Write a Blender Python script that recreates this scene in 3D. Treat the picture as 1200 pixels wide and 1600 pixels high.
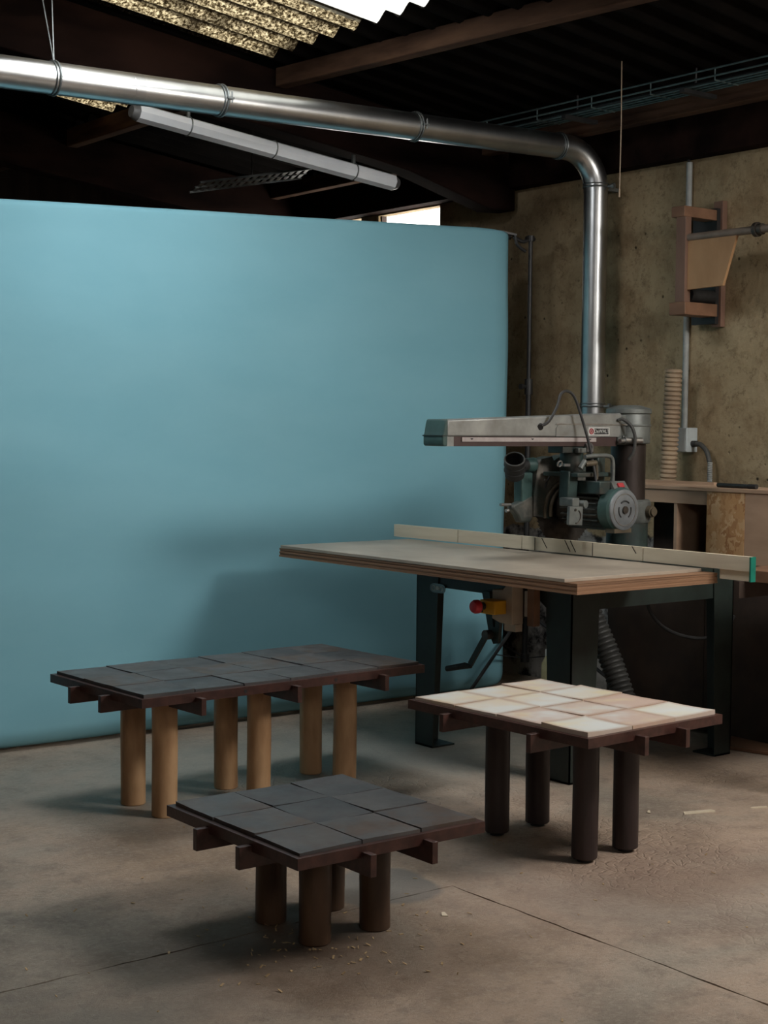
import bpy, bmesh, math, random
from mathutils import Vector, Matrix
for o in list(bpy.data.objects): bpy.data.objects.remove(o)
random.seed(7)
S = bpy.context.scene
COL = S.collection
R = math.radians
PI = math.pi

# ------------------------------------------------------------------ camera, world, lights, exposure
F, PITCH, ROLL, YAW = 2350.0, R(3.2), R(0.5), R(38.0)
fw0 = Vector((math.sin(YAW), math.cos(YAW), 0)); rt0 = Vector((math.cos(YAW), -math.sin(YAW), 0))
fw = fw0*math.cos(PITCH) + Vector((0, 0, -math.sin(PITCH)))
up0 = rt0.cross(fw)
rt = rt0*math.cos(ROLL) + up0*math.sin(ROLL); up = rt.cross(fw)
cam = bpy.data.cameras.new('camera'); camo = bpy.data.objects.new('camera', cam); COL.objects.link(camo)
cam.sensor_fit = 'AUTO'; cam.sensor_width = 36.0; cam.lens = F/1600*36.0
cam.clip_start = 0.05; cam.clip_end = 200
camo.matrix_world = Matrix(((rt.x, up.x, -fw.x, 0), (rt.y, up.y, -fw.y, 0), (rt.z, up.z, -fw.z, 1.5), (0, 0, 0, 1)))
S.camera = camo

w = bpy.data.worlds.new('sky'); S.world = w; w.use_nodes = True
bg = w.node_tree.nodes['Background']; bg.inputs[0].default_value = (1.0, 0.95, 0.87, 1); bg.inputs[1].default_value = 5.5

def area(name, loc, target, sx, sy, power, color):
    l = bpy.data.lights.new(name, 'AREA'); l.shape = 'RECTANGLE'; l.size = sx; l.size_y = sy
    l.energy = power; l.color = color
    o = bpy.data.objects.new(name, l); COL.objects.link(o); o.location = loc
    d = Vector(target) - Vector(loc); o.rotation_euler = d.to_track_quat('-Z', 'Y').to_euler()
    return o
# daylight entering through the high front window and the two skylight strips
area('daylight_front_window', (-0.10, -2.33, 3.25), (1.6, 5.0, 1.6), 1.3, 1.0, 19, (1.0, 0.95, 0.88))
area('daylight_eave_skylight', (5.30, 1.85, 3.10), (4.0, 4.5, 0.0), 1.1, 1.3, 155, (1.0, 0.95, 0.89))
area('daylight_skylight', (3.15, 5.25, 3.40), (3.35, 5.6, 0.0), 1.0, 0.7, 24, (0.96, 0.98, 1.0))

S.view_settings.view_transform = 'Standard'; S.view_settings.look = 'None'
S.view_settings.exposure = 0.3; S.view_settings.gamma = 1.0; S.view_settings.use_curve_mapping = False

# ------------------------------------------------------------------ materials
def nodes(name):
    m = bpy.data.materials.new(name); m.use_nodes = True
    nt = m.node_tree; b = nt.nodes['Principled BSDF']
    return m, nt, b
def N(nt, t, **kw):
    n = nt.nodes.new(t)
    for k, v in kw.items(): setattr(n, k, v)
    return n
def coords(nt, stretch=(1, 1, 1), rnd=False, world=False):
    if world:
        g = N(nt, 'ShaderNodeNewGeometry'); out = g.outputs['Position']
    else:
        tc = N(nt, 'ShaderNodeTexCoord'); out = tc.outputs['Object']
    if rnd:
        oi = N(nt, 'ShaderNodeObjectInfo')
        mul = N(nt, 'ShaderNodeMath', operation='MULTIPLY'); mul.inputs[1].default_value = 37.0
        nt.links.new(oi.outputs['Random'], mul.inputs[0])
        ad = N(nt, 'ShaderNodeVectorMath', operation='ADD')
        nt.links.new(out, ad.inputs[0]); nt.links.new(mul.outputs[0], ad.inputs[1]); out = ad.outputs[0]
    mp = N(nt, 'ShaderNodeMapping'); mp.inputs['Scale'].default_value = stretch
    nt.links.new(out, mp.inputs['Vector'])
    return mp.outputs[0]
def noise(nt, vec, scale, detail=5, rough=.55, dist=0.0):
    n = N(nt, 'ShaderNodeTexNoise'); n.inputs['Scale'].default_value = scale; n.inputs['Detail'].default_value = detail
    n.inputs['Roughness'].default_value = rough; n.inputs['Distortion'].default_value = dist
    nt.links.new(vec, n.inputs['Vector']); return n.outputs['Fac']
def ramp(nt, fac, stops):
    r = N(nt, 'ShaderNodeValToRGB'); e = r.color_ramp.elements
    while len(e) < len(stops): e.new(.5)
    for el, (p, c) in zip(e, stops):
        el.position = p; el.color = (*c, 1) if len(c) == 3 else c
    nt.links.new(fac, r.inputs[0]); return r.outputs[0]
def mix(nt, fac, a, b, mode='MIX'):
    m = N(nt, 'ShaderNodeMix', data_type='RGBA', blend_type=mode)
    for s, v in ((m.inputs[0], fac), (m.inputs[6], a), (m.inputs[7], b)):
        if isinstance(v, (int, float)): s.default_value = v
        elif isinstance(v, tuple): s.default_value = (*v, 1) if len(v) == 3 else v
        else: nt.links.new(v, s)
    return m.outputs[2]
def bump(nt, b, h, strength, dist=0.01):
    n = N(nt, 'ShaderNodeBump'); n.inputs['Strength'].default_value = strength; n.inputs['Distance'].default_value = dist
    nt.links.new(h, n.inputs['Height']); nt.links.new(n.outputs[0], b.inputs['Normal'])
def pm(name, c1, c2=None, scale=6, stretch=(1, 1, 1), rough=.6, metal=0, bmp=0, bscale=None, lo=.35, hi=.65, rnd=False, spec=None, c3=None, world=False, detail=5):
    m, nt, b = nodes(name)
    b.inputs['Roughness'].default_value = rough; b.inputs['Metallic'].default_value = metal
    if spec is not None: b.inputs['Specular IOR Level'].default_value = spec
    if c2 is None: c2 = tuple(x*.8 for x in c1)
    v = coords(nt, stretch, rnd, world)
    n = noise(nt, v, scale, detail)
    stops = [(lo, c1), (hi, c2)] if c3 is None else [(lo, c1), ((lo+hi)/2, c2), (hi, c3)]
    nt.links.new(ramp(nt, n, stops), b.inputs['Base Color'])
    if bmp: bump(nt, b, noise(nt, v, bscale or scale*3, 6), bmp, .006)
    return m

M = {}
# wood tones; the last digit of the stretch axis is the grain direction
M['frame_wood'] = pm('frame_wood', (.066, .026, .020), (.034, .013, .010), 30, (1, 1, 1), .40, bmp=.1, rnd=True)
M['leg_pale'] = pm('leg_pale', (.50, .315, .17), (.36, .205, .10), 7, (1.4, 1.4, .35), .5, bmp=.12, rnd=True, c3=(.16, .085, .04), lo=.38, hi=.74)
M['leg_brown'] = pm('leg_brown', (.115, .062, .033), (.07, .036, .018), 7, (1.4, 1.4, .35), .5, bmp=.12, rnd=True, c3=(.045, .023, .013))
M['leg_dark'] = pm('leg_dark', (.032, .018, .017), (.017, .0095, .009), 8, (1.4, 1.4, .3), .5, bmp=.15, rnd=True)
M['rubber'] = pm('rubber', (.012, .012, .012), (.02, .02, .02), 30, rough=.6)
M['beam_roof'] = pm('beam_roof', (.10, .055, .034), (.04, .021, .014), 4, (1, .6, 3), .9, bmp=.3, rnd=True, spec=.15)
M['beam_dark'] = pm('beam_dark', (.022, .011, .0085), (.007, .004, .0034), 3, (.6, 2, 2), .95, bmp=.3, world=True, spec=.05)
M['plaster'] = None
M['dark_boards'] = pm('dark_boards', (.03, .02, .014), (.014, .009, .007), 2, (6, 1, .5), .9, spec=.1, world=True)
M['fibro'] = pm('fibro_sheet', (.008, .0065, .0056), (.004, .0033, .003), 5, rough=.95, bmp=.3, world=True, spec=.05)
M['galv'] = pm('galvanised_steel', (.52, .53, .53), (.40, .41, .42), 5, (1, 1, 1), .33, 1.0, rnd=True, detail=8)
M['galv_dull'] = pm('galvanised_clamp', (.22, .24, .24), (.15, .16, .16), 25, rough=.45, metal=.8)
M['black_metal'] = pm('black_metal', (.012, .012, .013), (.02, .02, .02), 20, rough=.45)
M['green'] = pm('green_enamel', (.016, .026, .022), (.011, .018, .015), 9, rough=.5, bmp=.1, c3=(.008, .010, .009), lo=.3, hi=.75)
M['green_light'] = pm('green_enamel_light', (.045, .095, .088), (.03, .062, .058), 14, rough=.45, bmp=.1)
M['green_machine'] = pm('green_machine', (.034, .06, .055), (.020, .034, .032), 12, rough=.45, bmp=.15, c3=(.06, .05, .04), lo=.3, hi=.72)
M['grey_cast'] = pm('grey_cast', (.17, .185, .175), (.10, .11, .105), 14, rough=.5, metal=.3, bmp=.15)
M['arm_alu'] = pm('arm_aluminium', (.36, .37, .36), (.25, .26, .25), 9, (1, 1, 1), .42, .45, c3=(.17, .15, .14), lo=.3, hi=.8)
M['arm_brown'] = pm('arm_underside', (.055, .03, .028), (.04, .022, .02), 14, rough=.5)
M['scale_strip'] = pm('scale_strip', (.42, .37, .36), (.34, .30, .29), 22, (1, 1, 1), .45)
M['steel_dark'] = pm('steel_dark', (.10, .088, .075), (.05, .043, .037), 20, rough=.45, metal=.7, bmp=.1)
M['column_steel'] = pm('column_steel', (.055, .042, .038), (.03, .023, .02), 14, (1, 1, .4), .45, .5)
M['guard_dust'] = pm('dusty_guard', (.03, .05, .045), (.05, .055, .048), 9, (1, 1, 1), .55, bmp=.2, c3=(.15, .135, .115), lo=.36, hi=.66)
M['steel'] = pm('steel', (.42, .42, .41), (.3, .29, .28), 25, rough=.38, metal=.9)
M['brass_ring'] = pm('worn_ring', (.13, .105, .07), (.08, .065, .045), 20, rough=.5, metal=.3)
M['disc'] = pm('motor_disc', (.20, .22, .235), (.14, .155, .165), 18, rough=.45, metal=.35)
M['red'] = pm('red_plastic', (.50, .02, .03), (.42, .018, .025), 20, rough=.4)
M['red_dull'] = pm('red_switch', (.38, .03, .035), (.28, .02, .03), 20, rough=.5)
M['yellow'] = pm('yellow_plastic', (.62, .33, .012), (.54, .28, .01), 20, rough=.5)
M['cream_box'] = pm('cream_box', (.42, .34, .26), (.36, .29, .22), 12, rough=.6)
M['grey_box'] = pm('grey_box', (.42, .47, .48), (.35, .39, .4), 12, rough=.6)
M['conduit'] = pm('conduit_pipe', (.32, .34, .33), (.24, .25, .24), 15, rough=.5)
M['old_pipe'] = pm('old_pipe', (.19, .15, .12), (.14, .11, .085), 15, rough=.5)
M['hose_tan'] = pm('hose_tan', (.36, .27, .18), (.25, .18, .12), 10, rough=.55)
M['hose_grey'] = pm('hose_grey', (.06, .06, .055), (.035, .035, .033), 10, rough=.6)
M['cable'] = pm('cable', (.018, .018, .02), (.03, .03, .03), 20, rough=.5)
M['cable_teal'] = pm('tray_wire', (.10, .15, .15), (.07, .10, .10), 20, rough=.5, metal=.4)
M['lamp_white'] = pm('lamp_cover', (.84, .86, .90), (.76, .79, .84), 4, rough=.3)
M['lamp_cap'] = pm('lamp_cap', (.10, .10, .10), (.16, .16, .16), 20, rough=.5)
M['worktop'] = pm('worktop_sheet', (.42, .36, .29), (.32, .27, .215), 3, (1, 1, 1), .42, bmp=.06, c3=(.25, .205, .16), lo=.3, hi=.75)
M['white_wood'] = pm('whitewashed_wood', (.66, .58, .45), (.55, .47, .35), 9, (1, .18, 2.5), .6, bmp=.08, rnd=True)
M['green_tape'] = pm('green_end', (.0, .16, .11), (.0, .12, .085), 15, rough=.5)
M['wood_mid'] = pm('wood_mid', (.22, .115, .065), (.15, .075, .042), 10, (1, .3, 1), .6, bmp=.1, rnd=True)
M['wood_pink'] = pm('wood_pink', (.20, .115, .08), (.145, .08, .055), 12, (1, 1, .3), .6, bmp=.1, rnd=True)
M['ply_board'] = pm('ply_board', (.42, .25, .125), (.33, .185, .085), 6, (1, 1, .5), .55, rnd=True)
M['bench_wood'] = pm('bench_wood', (.46, .31, .21), (.36, .235, .155), 9, (1, .35, 1), .6, bmp=.1, rnd=True)
M['dark_wood'] = pm('dark_wood', (.05, .03, .02), (.03, .018, .012), 9, rough=.7, rnd=True)
M['glass'] = None
M['tool_black'] = pm('tool_black', (.03, .035, .035), (.02, .02, .02), 20, rough=.4, metal=.3)
M['chips'] = pm('wood_chips', (.55, .40, .22), (.40, .27, .14), 40, rough=.7, world=True)
M['white_plate'] = pm('plate_white', (.55, .56, .54), (.45, .46, .44), 30, rough=.5)
M['plate_black'] = pm('plate_black', (.015, .015, .016), (.02, .02, .02), 30, rough=.5)
M['bottle'] = pm('bottle_plastic', (.45, .42, .25), (.38, .35, .2), 20, rough=.4)
M['rag'] = pm('blue_rag', (.03, .05, .09), (.02, .03, .05), 20, rough=.8)
M['window_wood'] = pm('window_wood', (.06, .035, .025), (.04, .022, .015), 10, rough=.7)

def ply_edge():
    m, nt, b = nodes('plywood_edge'); b.inputs['Roughness'].default_value = .65
    v = coords(nt, (.6, .6, 260), world=True)
    n = noise(nt, v, 1.0, 3, .6)
    nt.links.new(ramp(nt, n, [(.35, (.10, .05, .026)), (.5, (.26, .14, .075)), (.65, (.16, .082, .042))]), b.inputs['Base Color'])
    bump(nt, b, n, .4, .003); return m
M['ply_edge'] = ply_edge()

def osb():
    m, nt, b = nodes('osb'); b.inputs['Roughness'].default_value = .6
    v = coords(nt, (1, 9, 6))
    vo = N(nt, 'ShaderNodeTexVoronoi'); vo.inputs['Scale'].default_value = 3.2; vo.inputs['Randomness'].default_value = 1
    n0 = N(nt, 'ShaderNodeTexNoise'); n0.inputs['Scale'].default_value = 4
    nt.links.new(v, n0.inputs['Vector'])
    va = N(nt, 'ShaderNodeVectorMath', operation='ADD'); nt.links.new(v, va.inputs[0]); nt.links.new(n0.outputs['Color'], va.inputs[1])
    nt.links.new(va.outputs[0], vo.inputs['Vector'])
    sp = N(nt, 'ShaderNodeSeparateColor'); nt.links.new(vo.outputs['Color'], sp.inputs[0])
    nt.links.new(ramp(nt, sp.outputs[0], [(.0, (.62, .42, .24)), (.5, (.50, .28, .12)), (1, (.36, .17, .065))]), b.inputs['Base Color'])
    bump(nt, b, sp.outputs[1], .3, .002); return m
M['osb'] = osb()

def plaster():
    m, nt, b = nodes('old_plaster'); b.inputs['Roughness'].default_value = .9; b.inputs['Specular IOR Level'].default_value = .2
    v = coords(nt, world=True)
    base = ramp(nt, noise(nt, v, 1.6, 8, .62), [(.3, (.27, .20, .115)), (.5, (.36, .28, .17)), (.72, (.42, .335, .21))])
    st = ramp(nt, noise(nt, v, 4.5, 8, .7), [(.46, (0, 0, 0)), (.66, (.75, .75, .75))])
    c = mix(nt, st, base, (.20, .135, .072))
    c = mix(nt, ramp(nt, noise(nt, v, 22, 9, .8), [(.52, (0, 0, 0)), (.66, (.7, .7, .7))]), c, (.13, .09, .05))
    vo = N(nt, 'ShaderNodeTexVoronoi'); vo.inputs['Scale'].default_value = 13; nt.links.new(v, vo.inputs['Vector'])
    pit = ramp(nt, vo.outputs['Distance'], [(.05, (1, 1, 1)), (.13, (0, 0, 0))])
    spots = mix(nt, ramp(nt, noise(nt, v, 3.0, 2), [(.5, (0, 0, 0)), (.58, (1, 1, 1))]), (0, 0, 0), pit)
    c = mix(nt, spots, c, (.055, .04, .026))
    # grey painted band on the lower wall, worn edge, dark flaking
    sep = N(nt, 'ShaderNodeSeparateXYZ'); nt.links.new(v, sep.inputs[0])
    ad = N(nt, 'ShaderNodeMath', operation='MULTIPLY_ADD'); ad.inputs[1].default_value = .12
    nt.links.new(noise(nt, v, 6, 5), ad.inputs[0]); nt.links.new(sep.outputs[2], ad.inputs[2])
    band = ramp(nt, ad.outputs[0], [(.955, (1, 1, 1)), (.965, (0, 0, 0))])
    grey = ramp(nt, noise(nt, v, 7, 7, .65), [(.46, (.34, .33, .31)), (.52, (.22, .21, .2)), (.60, (.02, .02, .02))])
    c = mix(nt, band, c, grey)
    nt.links.new(c, b.inputs['Base Color'])
    h = N(nt, 'ShaderNodeMath', operation='SUBTRACT'); nt.links.new(noise(nt, v, 9, 9, .65), h.inputs[0]); nt.links.new(spots, h.inputs[1])
    bump(nt, b, h.outputs[0], .55, .02); return m
M['plaster'] = plaster()

def concrete():
    m, nt, b = nodes('concrete_floor'); b.inputs['Roughness'].default_value = .52; b.inputs['Specular IOR Level'].default_value = .5
    v = coords(nt, world=True)
    base = ramp(nt, noise(nt, v, .8, 9, .62, .4), [(.34, (.39, .285, .20)), (.48, (.50, .385, .295)), (.57, (.42, .36, .29)), (.69, (.25, .23, .195))])
    c = mix(nt, ramp(nt, noise(nt, v, 2.6, 9, .68), [(.45, (0, 0, 0)), (.72, (.7, .7, .7))]), base, (.19, .135, .10))
    c = mix(nt, ramp(nt, noise(nt, v, 11, 7, .7), [(.5, (0, 0, 0)), (.72, (.55, .55, .55))]), c, (.17, .13, .10))
    c = mix(nt, ramp(nt, noise(nt, v, 45, 6, .8), [(.5, (0, 0, 0)), (.72, (.6, .6, .6))]), c, (.60, .52, .43))
    c = mix(nt, ramp(nt, noise(nt, v, 70, 6, .8), [(.54, (0, 0, 0)), (.70, (.6, .6, .6))]), c, (.12, .09, .07))
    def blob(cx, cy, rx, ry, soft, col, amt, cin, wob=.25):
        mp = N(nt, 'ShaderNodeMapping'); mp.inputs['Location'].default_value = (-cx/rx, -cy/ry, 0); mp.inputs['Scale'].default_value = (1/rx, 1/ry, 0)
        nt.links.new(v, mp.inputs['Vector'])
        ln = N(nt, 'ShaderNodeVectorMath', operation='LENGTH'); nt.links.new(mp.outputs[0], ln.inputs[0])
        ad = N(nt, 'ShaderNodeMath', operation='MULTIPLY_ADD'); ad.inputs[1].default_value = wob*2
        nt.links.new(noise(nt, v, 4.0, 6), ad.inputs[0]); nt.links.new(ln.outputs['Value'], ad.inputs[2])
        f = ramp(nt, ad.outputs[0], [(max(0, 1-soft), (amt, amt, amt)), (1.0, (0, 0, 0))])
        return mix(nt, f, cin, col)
    # grey repair patch beside the joint, reddish sawdust stains and painted shadow round the small tables
    c = blob(3.9, 5.4, 2.6, 1.35, .6, (.36, .37, .33), .7, c)  # far floor's grey-green bounce light and sheen, put into the colour
    c = blob(2.98, 3.82, .30, .30, .10, (.20, .195, .18), .85, c, .3)
    c = blob(2.42, 3.48, .95, .75, .85, (.13, .072, .042), .9, c)  # sawdust stain, deepened with the low table's shadow painted in
    c = blob(3.75, 3.35, 1.3, .9, .8, (.34, .225, .175), .65, c)
    c = blob(1.6, 3.3, .9, .6, .7, (.20, .195, .175), .6, c)
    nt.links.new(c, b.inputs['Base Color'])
    vo = N(nt, 'ShaderNodeTexVoronoi', feature='DISTANCE_TO_EDGE'); vo.inputs['Scale'].default_value = 22
    n3 = N(nt, 'ShaderNodeTexNoise'); n3.inputs['Scale'].default_value = 9; nt.links.new(v, n3.inputs['Vector'])
    va = N(nt, 'ShaderNodeVectorMath', operation='MULTIPLY_ADD'); va.inputs[1].default_value = (.12, .12, .12)
    nt.links.new(n3.outputs['Color'], va.inputs[0]); nt.links.new(v, va.inputs[2]); nt.links.new(va.outputs[0], vo.inputs['Vector'])
    crz = ramp(nt, vo.outputs['Distance'], [(.0, (0, 0, 0)), (.12, (1, 1, 1))])
    sep = N(nt, 'ShaderNodeSeparateXYZ'); nt.links.new(v, sep.inputs[0])
    msk = ramp(nt, noise(nt, v, .9, 3), [(.45, (0, 0, 0)), (.6, (1, 1, 1))])
    xm = N(nt, 'ShaderNodeMapRange'); xm.inputs[1].default_value = 3.1; xm.inputs[2].default_value = 3.5; nt.links.new(sep.outputs[0], xm.inputs[0])
    mm = N(nt, 'ShaderNodeMath', operation='MULTIPLY'); nt.links.new(msk, mm.inputs[0]); nt.links.new(xm.outputs[0], mm.inputs[1])
    mh = N(nt, 'ShaderNodeMath', operation='MULTIPLY'); mh.inputs[1].default_value = .45; nt.links.new(mm.outputs[0], mh.inputs[0])
    h1 = mix(nt, mh.outputs[0], (1, 1, 1), crz)
    h2 = mix(nt, .5, h1, noise(nt, v, 22, 10, .85))
    bump(nt, b, h2, .8, .022); return m
M['concrete'] = concrete()

def paper():
    m, nt, b = nodes('blue_paper'); b.inputs['Roughness'].default_value = .75; b.inputs['Specular IOR Level'].default_value = .3
    v = coords(nt, (.6, 1, 1.5), world=True)
    nt.links.new(ramp(nt, noise(nt, v, 2.2, 4), [(.35, (.205, .455, .55)), (.65, (.225, .48, .575))]), b.inputs['Base Color'])
    bump(nt, b, noise(nt, v, 2.6, 2), .16, .03); return m
M['paper'] = paper()

def tile_dark():
    m, nt, b = nodes('slate_tile'); b.inputs['Specular IOR Level'].default_value = .4
    v = coords(nt, rnd=True)
    base = ramp(nt, noise(nt, v, 5, 7, .6), [(.35, (.054, .052, .054)), (.55, (.076, .071, .071)), (.75, (.10, .091, .084))])
    oi = N(nt, 'ShaderNodeObjectInfo')
    shade = ramp(nt, oi.outputs['Random'], [(.0, (.72, .73, .76)), (.5, (1.0, 1.0, 1.0)), (1.0, (1.35, 1.3, 1.25))])
    base = mix(nt, 1.0, base, shade, 'MULTIPLY')
    gate = ramp(nt, oi.outputs['Random'], [(.55, (0, 0, 0)), (.7, (1, 1, 1))])
    br = ramp(nt, noise(nt, v, 7, 6, .6), [(.48, (0, 0, 0)), (.60, (.8, .8, .8))])
    c = mix(nt, mix(nt, gate, (0, 0, 0), br), base, (.085, .052, .035))
    nt.links.new(c, b.inputs['Base Color'])
    rr = ramp(nt, noise(nt, v, 8, 6, .6), [(.35, (.42, .42, .42)), (.7, (.62, .62, .62))]); nt.links.new(rr, b.inputs['Roughness'])
    bump(nt, b, noise(nt, v, 9, 6), .12, .01); return m
M['tile_dark'] = tile_dark()

def tile_cream():
    m, nt, b = nodes('cream_tile'); b.inputs['Roughness'].default_value = .33; b.inputs['Specular IOR Level'].default_value = .5
    v = coords(nt, rnd=True)
    oi = N(nt, 'ShaderNodeObjectInfo')
    tone = ramp(nt, oi.outputs['Random'], [(.0, (.62, .47, .40)), (.25, (.76, .68, .56)), (.5, (.72, .72, .67)), (.75, (.60, .45, .38)), (1, (.74, .69, .62))])
    c = mix(nt, ramp(nt, noise(nt, v, 6, 3), [(.5, (0, 0, 0)), (.68, (.7, .7, .7))]), tone, (.78, .69, .45))
    c = mix(nt, ramp(nt, noise(nt, v, 4.3, 3), [(.45, (0, 0, 0)), (.65, (.85, .85, .85))]), c, (.74, .77, .76))
    # glaze thins to brown at the rims
    tc = N(nt, 'ShaderNodeTexCoord'); sp = N(nt, 'ShaderNodeSeparateXYZ'); nt.links.new(tc.outputs['Generated'], sp.inputs[0])
    def edge(o):
        s = N(nt, 'ShaderNodeMath', operation='SUBTRACT'); nt.links.new(o, s.inputs[0]); s.inputs[1].default_value = .5
        a = N(nt, 'ShaderNodeMath', operation='ABSOLUTE'); nt.links.new(s.outputs[0], a.inputs[0]); return a.outputs[0]
    mx = N(nt, 'ShaderNodeMath', operation='MAXIMUM'); nt.links.new(edge(sp.outputs[0]), mx.inputs[0]); nt.links.new(edge(sp.outputs[1]), mx.inputs[1])
    c = mix(nt, ramp(nt, mx.outputs[0], [(.38, (0, 0, 0)), (.5, (.7, .7, .7))]), c, (.42, .27, .19))
    nt.links.new(c, b.inputs['Base Color'])
    bump(nt, b, noise(nt, v, 10, 4), .08, .01); return m
M['tile_cream'] = tile_cream()

def translucent(name, dirty):
    m = bpy.data.materials.new(name); m.use_nodes = True; nt = m.node_tree; nt.nodes.clear()
    out = N(nt, 'ShaderNodeOutputMaterial'); tr = N(nt, 'ShaderNodeBsdfTranslucent'); df = N(nt, 'ShaderNodeBsdfDiffuse')
    ms = N(nt, 'ShaderNodeMixShader')
    v = coords(nt, (1, 1, 1), world=True)
    if dirty:
        c = ramp(nt, noise(nt, v, 70, 6, .78), [(.40, (.02, .014, .007)), (.48, (.16, .13, .08)), (.56, (.85, .80, .66))])
        c = mix(nt, ramp(nt, noise(nt, v, 3.0, 3), [(.5, (0, 0, 0)), (.7, (.85, .85, .85))]), c, (.02, .013, .008))
        # dirt settles in the troughs of the corrugation
        tc = N(nt, 'ShaderNodeTexCoord'); sp = N(nt, 'ShaderNodeSeparateXYZ'); nt.links.new(tc.outputs['Object'], sp.inputs[0])
        ml = N(nt, 'ShaderNodeMath', operation='MULTIPLY'); ml.inputs[1].default_value = 2*PI/.177; nt.links.new(sp.outputs[1], ml.inputs[0])
        cs = N(nt, 'ShaderNodeMath', operation='COSINE'); nt.links.new(ml.outputs[0], cs.inputs[0])
        c = mix(nt, ramp(nt, cs.outputs[0], [(.0, (0, 0, 0)), (.55, (.92, .92, .92))]), c, (.018, .013, .009))
        nt.links.new(c, tr.inputs[0])
    else:
        c = ramp(nt, noise(nt, v, 3, 5), [(.3, (.66, .68, .68)), (.7, (.78, .79, .78))]); nt.links.new(c, tr.inputs[0])
    df.inputs[0].default_value = (.06, .05, .04, 1) if dirty else (.6, .6, .58, 1)
    ms.inputs[0].default_value = .3 if dirty else .25
    nt.links.new(tr.outputs[0], ms.inputs[1]); nt.links.new(df.outputs[0], ms.inputs[2]); nt.links.new(ms.outputs[0], out.inputs[0])
    return m
M['sky_dirty'] = translucent('mossy_translucent_sheet', True)
M['sky_clean'] = translucent('clean_translucent_sheet', False)

def glass():
    m = bpy.data.materials.new('window_glass'); m.use_nodes = True; nt = m.node_tree; nt.nodes.clear()
    out = N(nt, 'ShaderNodeOutputMaterial'); t = N(nt, 'ShaderNodeBsdfTransparent'); g = N(nt, 'ShaderNodeBsdfGlossy'); g.inputs['Roughness'].default_value = .05
    ms = N(nt, 'ShaderNodeMixShader'); ms.inputs[0].default_value = .06
    nt.links.new(t.outputs[0], ms.inputs[1]); nt.links.new(g.outputs[0], ms.inputs[2]); nt.links.new(ms.outputs[0], out.inputs[0]); return m
M['glass'] = glass()

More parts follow.
